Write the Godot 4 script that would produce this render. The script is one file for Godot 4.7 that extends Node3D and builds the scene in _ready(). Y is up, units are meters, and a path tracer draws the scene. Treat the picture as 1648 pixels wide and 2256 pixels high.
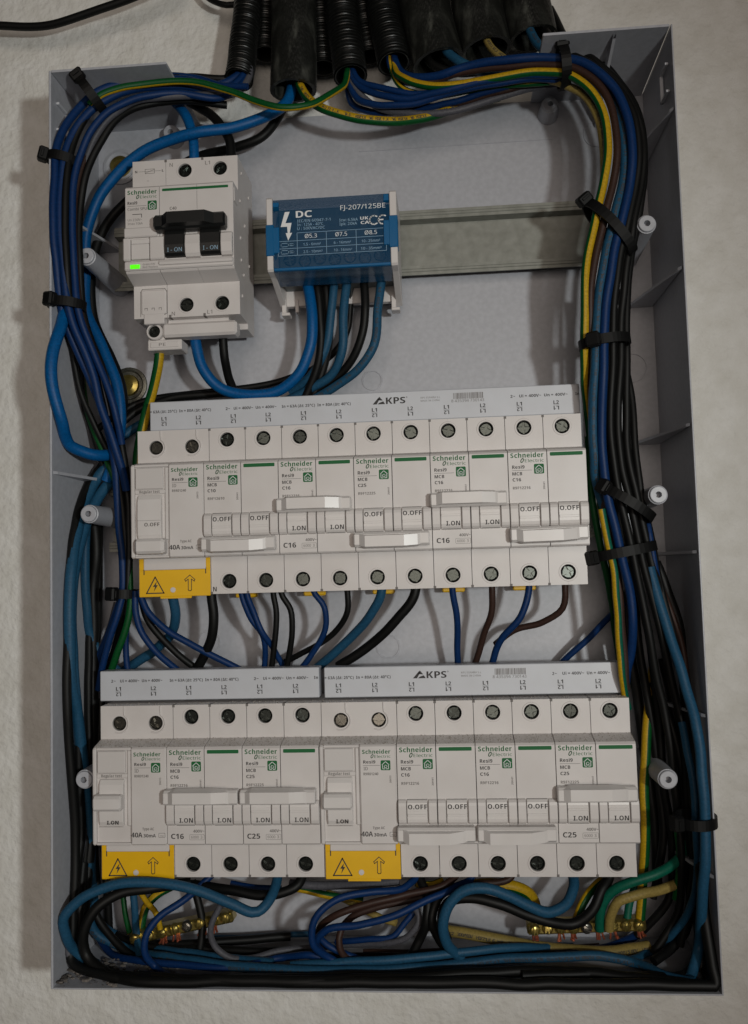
extends Node3D
# Open consumer unit on a plastered wall. All lengths in this file are millimetres; mm() turns them into metres.
const S := 0.001
var taken := {}
var cache := {}
var M := {}
var font_plain: SystemFont
var font_bold: SystemFont
var rng := RandomNumberGenerator.new()


func mm(x: float, y: float, z: float) -> Vector3:
	return Vector3(x, y, z) * S


func numbered(called: String) -> String:
	var n: int = taken.get(called, 0)
	taken[called] = n + 1
	return called if n == 0 else "%s_%03d" % [called, n]


func thing(called: String, label: String, category: String, at := Vector3.ZERO, group := "") -> Node3D:
	var o := Node3D.new()
	o.name = numbered(called)
	add_child(o)
	o.position = at * S
	tag(o, label, category, group)
	return o


func tag(o: Node3D, label: String, category: String, group := "", kind := "") -> void:
	o.set_meta("label", label)
	o.set_meta("category", category)
	if group:
		o.set_meta("group", group)
	if kind:
		o.set_meta("kind", kind)


func new_st() -> SurfaceTool:
	var st := SurfaceTool.new()
	st.begin(Mesh.PRIMITIVE_TRIANGLES)
	return st


func put(called: String, mesh: Mesh, material: Material, parent: Node3D, at := Vector3.ZERO) -> MeshInstance3D:
	var o := MeshInstance3D.new()
	o.name = called
	o.mesh = mesh
	o.material_override = material
	o.position = at * S
	parent.add_child(o, true)
	return o


func part(called: String, st: SurfaceTool, material: Material, parent: Node3D, at := Vector3.ZERO) -> MeshInstance3D:
	return put(called, st.commit(), material, parent, at)


# ---- shapes -------------------------------------------------------------------------------------------
func tri(st: SurfaceTool, a: Vector3, b: Vector3, c: Vector3, n: Vector3) -> void:
	if (b - a).cross(c - a).dot(n) > 0.0:
		var t := b
		b = c
		c = t
	for p in [a, b, c]:
		st.set_normal(n)
		st.add_vertex(p * S)


func quad(st: SurfaceTool, a: Vector3, b: Vector3, c: Vector3, d: Vector3, out: Vector3) -> void:
	var n := (c - a).cross(d - b)
	if n.length() < 1e-9:
		return
	n = n.normalized()
	if n.dot(out) < 0.0:
		n = -n
	tri(st, a, b, c, n)
	tri(st, a, c, d, n)


func tri_s(st: SurfaceTool, a: Vector3, b: Vector3, c: Vector3, na: Vector3, nb: Vector3, nc: Vector3) -> void:
	if (b - a).cross(c - a).dot(na + nb + nc) > 0.0:
		st.set_normal(na)
		st.add_vertex(a * S)
		st.set_normal(nc)
		st.add_vertex(c * S)
		st.set_normal(nb)
		st.add_vertex(b * S)
	else:
		st.set_normal(na)
		st.add_vertex(a * S)
		st.set_normal(nb)
		st.add_vertex(b * S)
		st.set_normal(nc)
		st.add_vertex(c * S)


# box with chamfered edges
func box(st: SurfaceTool, x0: float, x1: float, y0: float, y1: float, z0: float, z1: float, c := 0.3) -> void:
	var lo := Vector3(x0, y0, z0)
	var hi := Vector3(x1, y1, z1)
	var mid := (lo + hi) * 0.5
	var p := {}
	for i in 8:
		var s := Vector3(-1 if i & 1 == 0 else 1, -1 if i & 2 == 0 else 1, -1 if i & 4 == 0 else 1)
		for k in 3:
			var q := mid + s * (hi - lo) * 0.5
			for j in 3:
				if j != k:
					q[j] -= s[j] * c
			p[i * 3 + k] = q
	for k in 3:
		var a := 1 << ((k + 1) % 3)
		var b := 1 << ((k + 2) % 3)
		for s in 2:
			var i: int = s << k
			var n := Vector3.ZERO
			n[k] = 1.0 if s else -1.0
			quad(st, p[i * 3 + k], p[(i | a) * 3 + k], p[(i | a | b) * 3 + k], p[(i | b) * 3 + k], n)
		if c > 0.0:
			for s in 4:
				var i: int = (a if s & 1 else 0) | (b if s & 2 else 0)
				var ka := (k + 1) % 3
				var kb := (k + 2) % 3
				var j: int = i | (1 << k)
				var q: Vector3 = p[i * 3 + ka]
				quad(st, p[i * 3 + ka], p[j * 3 + ka], p[j * 3 + kb], p[i * 3 + kb], (q - mid) * Vector3(0 if k == 0 else 1, 0 if k == 1 else 1, 0 if k == 2 else 1))
	if c > 0.0:
		for i in 8:
			var q: Vector3 = p[i * 3]
			var s := Vector3(signf(q.x - mid.x), signf(q.y - mid.y), signf(q.z - mid.z)).normalized()
			tri(st, p[i * 3], p[i * 3 + 1], p[i * 3 + 2], s)


# a (y, z) outline swept along x, its two ends chamfered by c; edges listed in skip are left open
func prism(st: SurfaceTool, outline: Array, x0: float, x1: float, c := 0.2, skip := []) -> void:
	var n := outline.size()
	var area := 0.0
	for i in n:
		var a: Vector2 = outline[i]
		var b: Vector2 = outline[(i + 1) % n]
		area += a.x * b.y - b.x * a.y
	var s := 1.0 if area > 0.0 else -1.0
	var nor: Array[Vector2] = []
	for i in n:
		var d: Vector2 = (outline[(i + 1) % n] - outline[i]).normalized()
		nor.append(Vector2(d.y, -d.x) * s)
	var inset := PackedVector2Array()
	for i in n:
		var v := (nor[i] + nor[(i + n - 1) % n]) * 0.5
		inset.append(outline[i] - v / maxf(v.length_squared(), 0.25) * c)
	for i in n:
		var j := (i + 1) % n
		var a: Vector2 = outline[i]
		var b: Vector2 = outline[j]
		var o := Vector3(0, nor[i].x, nor[i].y)
		if not i in skip:
			quad(st, Vector3(x0 + c, a.x, a.y), Vector3(x1 - c, a.x, a.y), Vector3(x1 - c, b.x, b.y), Vector3(x0 + c, b.x, b.y), o)
		if c > 0.0:
			quad(st, Vector3(x0 + c, a.x, a.y), Vector3(x0 + c, b.x, b.y), Vector3(x0, inset[j].x, inset[j].y), Vector3(x0, inset[i].x, inset[i].y), o + Vector3(-1, 0, 0))
			quad(st, Vector3(x1 - c, a.x, a.y), Vector3(x1 - c, b.x, b.y), Vector3(x1, inset[j].x, inset[j].y), Vector3(x1, inset[i].x, inset[i].y), o + Vector3(1, 0, 0))
	var f := Geometry2D.triangulate_polygon(inset)
	for k in range(0, f.size(), 3):
		var a := inset[f[k]]
		var b := inset[f[k + 1]]
		var d := inset[f[k + 2]]
		tri(st, Vector3(x0, a.x, a.y), Vector3(x0, b.x, b.y), Vector3(x0, d.x, d.y), Vector3.LEFT)
		tri(st, Vector3(x1, a.x, a.y), Vector3(x1, b.x, b.y), Vector3(x1, d.x, d.y), Vector3.RIGHT)


# sections [x, [Vector2(y, z), ...]] joined one after another, both ends closed
func loft(st: SurfaceTool, sections: Array) -> void:
	var n: int = sections[0][1].size()
	for k in sections.size() - 1:
		var a: Array = sections[k][1]
		var b: Array = sections[k + 1][1]
		var xa: float = sections[k][0]
		var xb: float = sections[k + 1][0]
		var mid := Vector2.ZERO
		for q in a + b:
			mid += q / (2.0 * n)
		for i in n:
			var j := (i + 1) % n
			var w: Vector2 = (a[i] + b[i] + a[j] + b[j]) * 0.25 - mid
			quad(st, Vector3(xa, a[i].x, a[i].y), Vector3(xb, b[i].x, b[i].y), Vector3(xb, b[j].x, b[j].y), Vector3(xa, a[j].x, a[j].y), Vector3(0, w.x, w.y))
	for e in [[0, Vector3.LEFT], [sections.size() - 1, Vector3.RIGHT]]:
		var q: Array = sections[e[0]][1]
		var x: float = sections[e[0]][0]
		for i in range(1, n - 1):
			tri(st, Vector3(x, q[0].x, q[0].y), Vector3(x, q[i].x, q[i].y), Vector3(x, q[i + 1].x, q[i + 1].y), e[1])


# flat rectangle at height z with one round hole, the hole's wall going down by depth
func plate_hole(st: SurfaceTool, x0: float, x1: float, y0: float, y1: float, z: float, cx: float, cy: float, r: float, depth: float) -> void:
	var ang := []
	for i in 28:
		ang.append(TAU * i / 28.0)
	for q in [Vector2(x0, y0), Vector2(x1, y0), Vector2(x1, y1), Vector2(x0, y1)]:
		ang.append(fposmod((q - Vector2(cx, cy)).angle(), TAU))
	ang.sort()
	for i in ang.size():
		var e := []
		for t in [ang[i], ang[(i + 1) % ang.size()]]:
			var d := Vector2.from_angle(t)
			var k := 1e9
			if absf(d.x) > 1e-6:
				k = minf(k, ((x1 if d.x > 0 else x0) - cx) / d.x)
			if absf(d.y) > 1e-6:
				k = minf(k, ((y1 if d.y > 0 else y0) - cy) / d.y)
			e.append([Vector3(cx + d.x * r, cy + d.y * r, z), Vector3(cx + d.x * k, cy + d.y * k, z), d])
		quad(st, e[0][0], e[0][1], e[1][1], e[1][0], Vector3.BACK)
		var down := Vector3(0, 0, depth)
		var n0 := Vector3(-e[0][2].x, -e[0][2].y, 0)
		var n1 := Vector3(-e[1][2].x, -e[1][2].y, 0)
		tri_s(st, e[0][0], e[1][0], e[1][0] - down, n0, n1, n1)
		tri_s(st, e[0][0], e[1][0] - down, e[0][0] - down, n0, n1, n0)


# round body: profile of Vector2(radius, z) about the z axis through (cx, cy)
func lathe(st: SurfaceTool, cx: float, cy: float, profile: Array, seg := 24, smooth := true) -> void:
	for k in profile.size() - 1:
		var a: Vector2 = profile[k]
		var b: Vector2 = profile[k + 1]
		var d := (b - a).normalized()
		var nn := Vector2(-d.y, d.x)
		for i in seg:
			var t0 := TAU * i / seg
			var t1 := TAU * (i + 1) / seg
			var q := []
			for t in [t0, t1]:
				q.append(Vector3(cx + cos(t) * a.x, cy + sin(t) * a.x, a.y))
				q.append(Vector3(cx + cos(t) * b.x, cy + sin(t) * b.x, b.y))
			var n0 := Vector3(cos(t0) * nn.x, sin(t0) * nn.x, nn.y)
			var n1 := Vector3(cos(t1) * nn.x, sin(t1) * nn.x, nn.y)
			if smooth:
				tri_s(st, q[0], q[1], q[3], n0, n0, n1)
				tri_s(st, q[0], q[3], q[2], n0, n1, n1)
			else:
				quad(st, q[0], q[1], q[3], q[2], n0 + n1)


func curve_points(xyz: Array, step: float) -> PackedVector3Array:
	var c := Curve3D.new()
	var p := PackedVector3Array()
	for i in range(0, xyz.size(), 3):
		p.append(Vector3(xyz[i], xyz[i + 1], xyz[i + 2]))
	c.bake_interval = step
	for i in p.size():
		var t := Vector3.ZERO
		if i > 0 and i < p.size() - 1:
			var d0 := p[i].distance_to(p[i - 1])
			var d1 := p[i + 1].distance_to(p[i])
			t = ((p[i + 1] - p[i]) / d1 * d0 + (p[i] - p[i - 1]) / d0 * d1) / (d0 + d1)
			c.add_point(p[i], -t * d0 / 3.0, t * d1 / 3.0)
		else:
			c.add_point(p[i])
	return c.get_baked_points()


# frames along a path: [point, side, up, tangent]; up leans to the +z side of the path
func frames(pts: PackedVector3Array) -> Array:
	var out := []
	var last := Vector3.BACK
	for i in pts.size():
		var t := (pts[mini(i + 1, pts.size() - 1)] - pts[maxi(i - 1, 0)]).normalized()
		var up := Vector3.BACK - t * t.z
		if up.length() < 0.35:
			up = last - t * t.dot(last)
		up = up.normalized()
		last = up
		out.append([pts[i], t.cross(up).normalized(), up, t])
	return out


# tube along a path; from..to are the angles it covers (0 is the +z side), radius may change along it
func sweep(st: SurfaceTool, fr: Array, radius: Callable, seg := 12, from := 0.0, to := TAU, ends := true, flat := 1.0, inward := false) -> void:
	for i in fr.size() - 1:
		var f0: Array = fr[i]
		var f1: Array = fr[i + 1]
		var r0: float = radius.call(i)
		var r1: float = radius.call(i + 1)
		var slope := (r1 - r0) / maxf(f0[0].distance_to(f1[0]), 1e-4)
		for k in seg:
			var q := []
			var n := []
			for e in [[f0, r0], [f1, r1]]:
				for t in [lerpf(from, to, float(k) / seg), lerpf(from, to, float(k + 1) / seg)]:
					var d: Vector3 = e[0][2] * cos(t) * flat + e[0][1] * sin(t)
					q.append(e[0][0] + d * e[1])
					var m: Vector3 = (e[0][2] * cos(t) / flat + e[0][1] * sin(t)).normalized() - e[0][3] * slope
					n.append((-m if inward else m).normalized())
			tri_s(st, q[0], q[1], q[3], n[0], n[1], n[3])
			tri_s(st, q[0], q[3], q[2], n[0], n[3], n[2])
	if ends:
		for e in [[0, -1.0], [fr.size() - 1, 1.0]]:
			var f: Array = fr[e[0]]
			var r: float = radius.call(e[0])
			for k in seg:
				var t0 := lerpf(from, to, float(k) / seg)
				var t1 := lerpf(from, to, float(k + 1) / seg)
				tri(st, f[0], f[0] + (f[2] * cos(t0) * flat + f[1] * sin(t0)) * r, f[0] + (f[2] * cos(t1) * flat + f[1] * sin(t1)) * r, f[3] * e[1])


# ---- print -----------------------------------------------------------------------------------------------
# one line of lettering on the plane z, its capitals cap high, squeezed to run from x0 to x1
func text(st: SurfaceTool, s: String, x0: float, x1: float, y: float, cap: float, z: float, bold := false, turn := 0.0, lean := 0.0) -> void:
	var key := s + ("#b" if bold else "")
	if not cache.has(key):
		var tm := TextMesh.new()
		tm.font = font_bold if bold else font_plain
		tm.font_size = 32
		tm.pixel_size = 1.0
		tm.depth = 0.0
		tm.curve_step = 2.0
		tm.text = s
		cache[key] = tm
	var m: TextMesh = cache[key]
	var b := m.get_aabb()
	if b.size.x <= 0.0:
		return
	var k := cap / (32.0 * 0.714)
	var sx := (x1 - x0) / b.size.x
	var mid := Vector3(b.position.x + b.size.x * 0.5, b.position.y, 0)
	for ch in s:
		if ch in "gjpqy(),":
			mid.y = b.position.y + 32.0 * 0.21
			break
	var basis := Basis(Vector3(sx, 0, 0), Vector3(lean * k, k, 0), Vector3(0, 0, 1.0))
	basis = Basis(Vector3.BACK, turn) * basis
	var o := Vector3((x0 + x1) * 0.5, y, z) - basis * mid
	var f := m.get_faces()
	for i in range(0, f.size(), 3):
		tri(st, o + basis * f[i], o + basis * f[i + 1], o + basis * f[i + 2], Vector3.BACK)


# a line of printed ink, w wide, through points on the plane z
func stroke(st: SurfaceTool, pts: Array, w: float, z: float, closed := false) -> void:
	var n := pts.size()
	for i in (n if closed else n - 1):
		var a: Vector2 = pts[i]
		var b: Vector2 = pts[(i + 1) % n]
		var d := (b - a).normalized() * w * 0.5
		var s := Vector2(-d.y, d.x)
		a -= d
		b += d
		quad(st, Vector3(a.x + s.x, a.y + s.y, z), Vector3(b.x + s.x, b.y + s.y, z), Vector3(b.x - s.x, b.y - s.y, z), Vector3(a.x - s.x, a.y - s.y, z), Vector3.BACK)


func fill(st: SurfaceTool, pts: Array, z: float) -> void:
	var q := PackedVector2Array(pts)
	var f := Geometry2D.triangulate_polygon(q)
	for k in range(0, f.size(), 3):
		tri(st, Vector3(q[f[k]].x, q[f[k]].y, z), Vector3(q[f[k + 1]].x, q[f[k + 1]].y, z), Vector3(q[f[k + 2]].x, q[f[k + 2]].y, z), Vector3.BACK)


func rounded(x0: float, x1: float, y0: float, y1: float, r: float) -> Array:
	var out := []
	for c in [[x1 - r, y1 - r, 0.0], [x0 + r, y1 - r, PI / 2], [x0 + r, y0 + r, PI], [x1 - r, y0 + r, PI * 1.5]]:
		for k in 5:
			out.append(Vector2(c[0], c[1]) + Vector2.from_angle(c[2] + k * PI / 8) * r)
	return out


# the maker's word mark: heavy word, smaller word under it and the leaf between
func word_mark(green: SurfaceTool, x0: float, x1: float, y: float, cap: float, z: float) -> void:
	var w := x1 - x0
	text(green, "Schneider", x0, x1, y, cap, z, true)
	text(green, "Electric", x0 + w * 0.43, x1, y - cap * 1.05, cap * 0.66, z)
	var c := Vector2(x0 + w * 0.35, y - cap * 0.62)
	var ring := []
	for k in 14:
		var t := TAU * k / 14
		ring.append(c + Vector2(cos(t) * cap * 0.26 + sin(t) * cap * 0.14, sin(t) * cap * 0.42))
	stroke(green, ring, cap * 0.17, z, true)


# green square with a white outlined house
func house_mark(green: SurfaceTool, white: SurfaceTool, x0: float, y0: float, s: float, z: float) -> void:
	fill(green, rounded(x0, x0 + s, y0, y0 + s, s * 0.12), z)
	var o := Vector2(x0, y0)
	stroke(white, [o + Vector2(0.42, 0.14) * s, o + Vector2(0.2, 0.14) * s, o + Vector2(0.2, 0.55) * s, o + Vector2(0.14, 0.55) * s, o + Vector2(0.5, 0.87) * s, o + Vector2(0.86, 0.55) * s, o + Vector2(0.8, 0.55) * s, o + Vector2(0.8, 0.14) * s, o + Vector2(0.58, 0.14) * s], s * 0.06, z + 0.03)
	var arc := []
	for k in 9:
		arc.append(o + (Vector2(0.5, 0.38) + Vector2.from_angle(lerpf(-2.2, 2.6, k / 8.0)) * 0.14) * s)
	arc.append(o + Vector2(0.38, 0.3) * s)
	stroke(white, arc, s * 0.06, z + 0.03)


# ---- materials --------------------------------------------------------------------------------------------
func noise_tex(freq: float, seed_: int, ramp: Array, normal := 0.0, size := 512, kind := FastNoiseLite.TYPE_SIMPLEX_SMOOTH, octaves := 4) -> NoiseTexture2D:
	var n := FastNoiseLite.new()
	n.noise_type = kind
	n.seed = seed_
	n.frequency = freq
	n.fractal_octaves = octaves
	var t := NoiseTexture2D.new()
	t.width = size
	t.height = size
	t.seamless = true
	t.noise = n
	if normal > 0.0:
		t.as_normal_map = true
		t.bump_strength = normal
	elif ramp.size():
		var g := Gradient.new()
		g.set_color(0, ramp[0])
		g.set_color(1, ramp[1])
		t.color_ramp = g
	return t


func mat(color: Color, rough: float, metal := 0.0) -> StandardMaterial3D:
	var m := StandardMaterial3D.new()
	m.albedo_color = color
	m.roughness = rough
	m.metallic = metal
	return m


# a material with colour grain and fine relief, tile millimetres to one repeat
func grained(color: Color, rough: float, tex: Texture2D, tile: float, nrm: Texture2D = null, depth := 0.0, metal := 0.0) -> StandardMaterial3D:
	var m := mat(color, rough, metal)
	m.uv1_triplanar = true
	m.uv1_world_triplanar = true
	m.uv1_scale = Vector3.ONE / (tile * S)
	if tex:
		m.albedo_texture = tex
	if nrm:
		m.normal_enabled = true
		m.normal_texture = nrm
		m.normal_scale = depth
	return m


func make_materials() -> void:
	font_plain = SystemFont.new()
	font_plain.font_names = ["Droid Sans"]
	font_bold = SystemFont.new()
	font_bold.font_names = ["Droid Sans"]
	font_bold.font_weight = 700
	var fine := noise_tex(0.03, 3, [Color(0.93, 0.93, 0.93), Color(1, 1, 1)])
	var mould := noise_tex(0.008, 13, [Color(0.965, 0.96, 0.955), Color(1, 1, 1)], 0.0, 512, FastNoiseLite.TYPE_SIMPLEX_SMOOTH, 3)
	var grain_n := noise_tex(0.12, 4, [], 3.0, 512, FastNoiseLite.TYPE_SIMPLEX_SMOOTH, 3)
	var blotch := noise_tex(0.012, 5, [Color(0.93, 0.925, 0.91), Color(1, 1, 1)], 0.0, 512, FastNoiseLite.TYPE_SIMPLEX_SMOOTH, 5)
	var trowel := noise_tex(0.02, 6, [], 9.0, 1024, FastNoiseLite.TYPE_SIMPLEX_SMOOTH, 5)
	var dusty := noise_tex(0.02, 7, [Color(0.35, 0.36, 0.34), Color(1, 1, 1)], 0.0, 512, FastNoiseLite.TYPE_SIMPLEX_SMOOTH, 5)
	var wear := noise_tex(0.015, 8, [Color(0.7, 0.7, 0.68), Color(1, 1, 1)])
	M.wall = grained(Color(0.865, 0.862, 0.85), 0.95, blotch, 120.0, trowel, 0.65)
	M.box = grained(Color(0.67, 0.675, 0.70), 0.42, fine, 60.0, grain_n, 0.03)
	M.case = grained(Color(0.79, 0.77, 0.762), 0.42, mould, 90.0)
	M.lever = grained(Color(0.81, 0.792, 0.784), 0.32, mould, 90.0)
	M.button = mat(Color(0.76, 0.74, 0.73), 0.5)
	M.cover = grained(Color(0.735, 0.745, 0.77), 0.38, mould, 80.0)
	M.yellow_plastic = grained(Color(0.88, 0.685, 0.0), 0.42, mould, 60.0)
	M.ink = mat(Color(0.20, 0.19, 0.19), 0.7)
	M.ink_soft = mat(Color(0.42, 0.40, 0.39), 0.7)
	M.ink_green = mat(Color(0.0, 0.35, 0.165), 0.7)
	M.ink_white = mat(Color(0.85, 0.85, 0.85), 0.6)
	M.ink_pale = mat(Color(0.55, 0.66, 0.74), 0.6)
	M.black_plastic = mat(Color(0.07, 0.075, 0.075), 0.38)
	M.tie = mat(Color(0.05, 0.05, 0.05), 0.55)
	M.tie.metallic_specular = 0.3
	M.steel = grained(Color(0.50, 0.50, 0.47), 0.42, wear, 12.0, grain_n, 0.3, 0.85)
	M.dark_screw = grained(Color(0.33, 0.35, 0.34), 0.22, wear, 4.0, null, 0.0, 0.9)
	M.bright_screw = grained(Color(0.50, 0.49, 0.465), 0.24, wear, 4.0, null, 0.0, 0.88)
	M.brass = grained(Color(0.78, 0.70, 0.40), 0.3, wear, 5.0, null, 0.0, 0.9)
	M.copper = mat(Color(0.74, 0.44, 0.35), 0.38, 0.85)
	M.rail = grained(Color(0.54, 0.545, 0.52), 0.5, noise_tex(0.01, 18, [Color(0.86, 0.86, 0.85), Color(1, 1, 1)]), 40.0, grain_n, 0.05, 0.25)
	M.conduit = grained(Color(0.09, 0.095, 0.09), 0.36, dusty, 30.0)
	var smear := noise_tex(0.014, 17, [Color(0.30, 0.31, 0.29), Color(1, 1, 0.97)], 0.0, 512, FastNoiseLite.TYPE_SIMPLEX_SMOOTH, 6)
	smear.color_ramp.offsets = PackedFloat32Array([0.52, 0.86])
	M.pipe = grained(Color(0.29, 0.295, 0.285), 0.5, smear, 70.0, grain_n, 0.4)
	M.pipe.uv1_scale = Vector3(1.0, 0.3, 1.0) / (70.0 * S)
	M.block_body = mat(Color(0.34, 0.37, 0.38), 0.5)
	M.tinted = mat(Color(0.01, 0.27, 0.42, 0.56), 0.16)
	M.tinted.transparency = BaseMaterial3D.TRANSPARENCY_ALPHA
	M.tinted_clip = mat(Color(0.05, 0.34, 0.52), 0.25)
	M.led = mat(Color(0.3, 0.9, 0.05), 0.4)
	M.led.emission_enabled = true
	M.led.emission = Color(0.33, 0.95, 0.02)
	M.led.emission_energy_multiplier = 0.8
	var streak := noise_tex(0.02, 11, [Color(0.74, 0.74, 0.74), Color(1, 1, 1)])
	for w in [["bright_blue", Color(0.0, 0.34, 0.58), 0.45], ["dark_blue", Color(0.03, 0.185, 0.38), 0.5], ["steel_blue", Color(0.13, 0.32, 0.44), 0.52], ["black", Color(0.055, 0.057, 0.055), 0.52], ["brown", Color(0.23, 0.155, 0.13), 0.5], ["grey", Color(0.34, 0.34, 0.365), 0.5], ["green", Color(0.01, 0.31, 0.13), 0.5], ["yellow", Color(0.76, 0.61, 0.09), 0.5], ["cream", Color(0.60, 0.525, 0.29), 0.52], ["teal", Color(0.03, 0.37, 0.29), 0.5]]:
		M[w[0]] = grained(w[1], w[2], streak, 14.0)
		M[w[0]].metallic_specular = 0.34


# ---- parts shared by the modular devices; local x runs from the device's left edge, y from its middle, z from its front face ----
func screw_mesh() -> ArrayMesh:
	if not cache.has("screw_mesh"):
		var st := new_st()
		lathe(st, 0, 0, [Vector2(3.2, -3.0), Vector2(3.2, -0.35), Vector2(2.95, -0.1), Vector2(2.85, -1.3), Vector2(0.01, -1.3)], 24, false)
		for q in 4:
			var a0 := q * PI / 2
			var rim := []
			var low := []
			for k in 6:
				var t := lerpf(0.2, PI / 2 - 0.2, k / 5.0)
				rim.append(Vector3(cos(a0 + t) * 2.55, sin(a0 + t) * 2.55, -0.3))
				low.append(Vector3(cos(a0 + t) * 2.9, sin(a0 + t) * 2.9, -0.65))
			var tip := Vector3(cos(a0 + PI / 4), sin(a0 + PI / 4), 0) * 1.0
			tip.z = 0.22
			for k in 5:
				tri(st, tip, rim[k], rim[k + 1], Vector3.BACK)
				quad(st, rim[k], low[k], low[k + 1], rim[k + 1], Vector3(rim[k].x, rim[k].y, 3.0))
			var drop := Vector3(0, 0, 1.2)
			quad(st, tip, rim[0], rim[0] - drop, tip - drop, Vector3(sin(a0), -cos(a0), 0))
			quad(st, tip, rim[5], rim[5] - drop, tip - drop, Vector3(-sin(a0 + PI / 2) * -1.0, cos(a0 + PI / 2) * -1.0, 0))
		# the straight slot's two lips, a little lower
		box(st, -2.6, -1.2, -0.3, 0.3, -1.3, -0.7, 0.0)
		cache["screw_mesh"] = st.commit()
	return cache["screw_mesh"]


func screw(parent: Node3D, x: float, y: float, z: float, material: Material) -> void:
	var s := put("screw", screw_mesh(), material, parent, Vector3(x, y, z))
	s.rotation = Vector3(rng.randf_range(-0.03, 0.03), rng.randf_range(-0.03, 0.03), rng.randf() * TAU)


const ZS := -11.0   # the shoulders, behind the front face
const ZB := -44.0   # the back, at the rail
const TOP := 40.4
const BOT := -40.5


func pole_case_mesh(hole_top: float, hole_bottom: float, front: float, wide := 18.0, hole_x := 9.0) -> ArrayMesh:
	var key := "pole_%s_%s_%s_%s_%s" % [hole_top, hole_bottom, front, wide, hole_x]
	if not cache.has(key):
		var st := new_st()
		var g := 0.14
		var o := [Vector2(BOT, ZB), Vector2(BOT, ZS), Vector2(-22.5, ZS), Vector2(-22.5, front - 0.7), Vector2(-21.8, front), Vector2(21.4, front), Vector2(22.4, front - 0.9), Vector2(24.6, ZS), Vector2(TOP, ZS), Vector2(TOP, ZB)]
		prism(st, o, g, wide - g, 0.12, [1, 7])
		plate_hole(st, g, wide - g, BOT, -22.5, ZS, hole_x, hole_bottom, 3.5, 3.5)
		plate_hole(st, g, wide - g, 24.6, TOP, ZS, hole_x, hole_top, 3.5, 3.5)
		# faint raised ring round each screw and the mould line from it to the edge
		for hy in [hole_top, hole_bottom]:
			lathe(st, hole_x, hy, [Vector2(4.5, ZS), Vector2(4.3, ZS + 0.22), Vector2(3.6, ZS + 0.22), Vector2(3.5, ZS)], 28, false)
			var e: float = TOP if hy > 0 else BOT
			box(st, hole_x - 0.1, hole_x + 0.1, minf(hy + signf(hy) * 4.5, e), maxf(hy + signf(hy) * 4.5, e), ZS - 0.05, ZS + 0.12, 0.0)
		cache[key] = st.commit()
	return cache[key]


func drum_outline(z: float) -> Array:
	return [Vector2(-13.5, -0.6), Vector2(-13.5, 0.0), Vector2(-13.0, 1.2 + z), Vector2(-12.1, 2.0 + z), Vector2(-10.8, 2.35 + z), Vector2(-4.8, 2.35 + z), Vector2(-3.5, 2.0 + z), Vector2(-2.6, 1.2 + z), Vector2(-2.1, 0.0), Vector2(-2.1, -0.6)]


# the bar that joins the toggles, its middle thicker than its ends
func handle_mesh(x0: float, x1: float, down: bool) -> ArrayMesh:
	var key := "handle_%s_%s_%s" % [x0, x1, down]
	if not cache.has(key):
		var st := new_st()
		var s := -1.0 if down else 1.0
		prism(st, [Vector2(-3.3, 0.4), Vector2(-3.3, 4.6), Vector2(-2.3, 5.8), Vector2(2.3, 5.8), Vector2(3.3, 4.6), Vector2(3.3, 0.4)], x0, x1, 0.5)
		var small := [Vector2(-3.0, 3.4), Vector2(-2.6, 5.6), Vector2(2.6, 5.6), Vector2(3.0, 3.4)]
		var big := [Vector2(-3.4 + s * 0.7, 3.0), Vector2(-2.7 + s * 0.7, 8.2), Vector2(2.3 + s * 0.7, 8.2), Vector2(3.4 + s * 0.7, 3.0)]
		var low := [Vector2(-3.3 + s * 0.4, 3.0), Vector2(-2.6 + s * 0.4, 6.4), Vector2(2.4 + s * 0.4, 6.4), Vector2(3.3 + s * 0.4, 3.0)]
		loft(st, [[x0 + 2.4, small], [x0 + 5.4, big], [x1 - 11.6, big], [x1 - 5.4, low], [x1 - 3.8, small]])
		cache[key] = st.commit()
	return cache[key]


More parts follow.
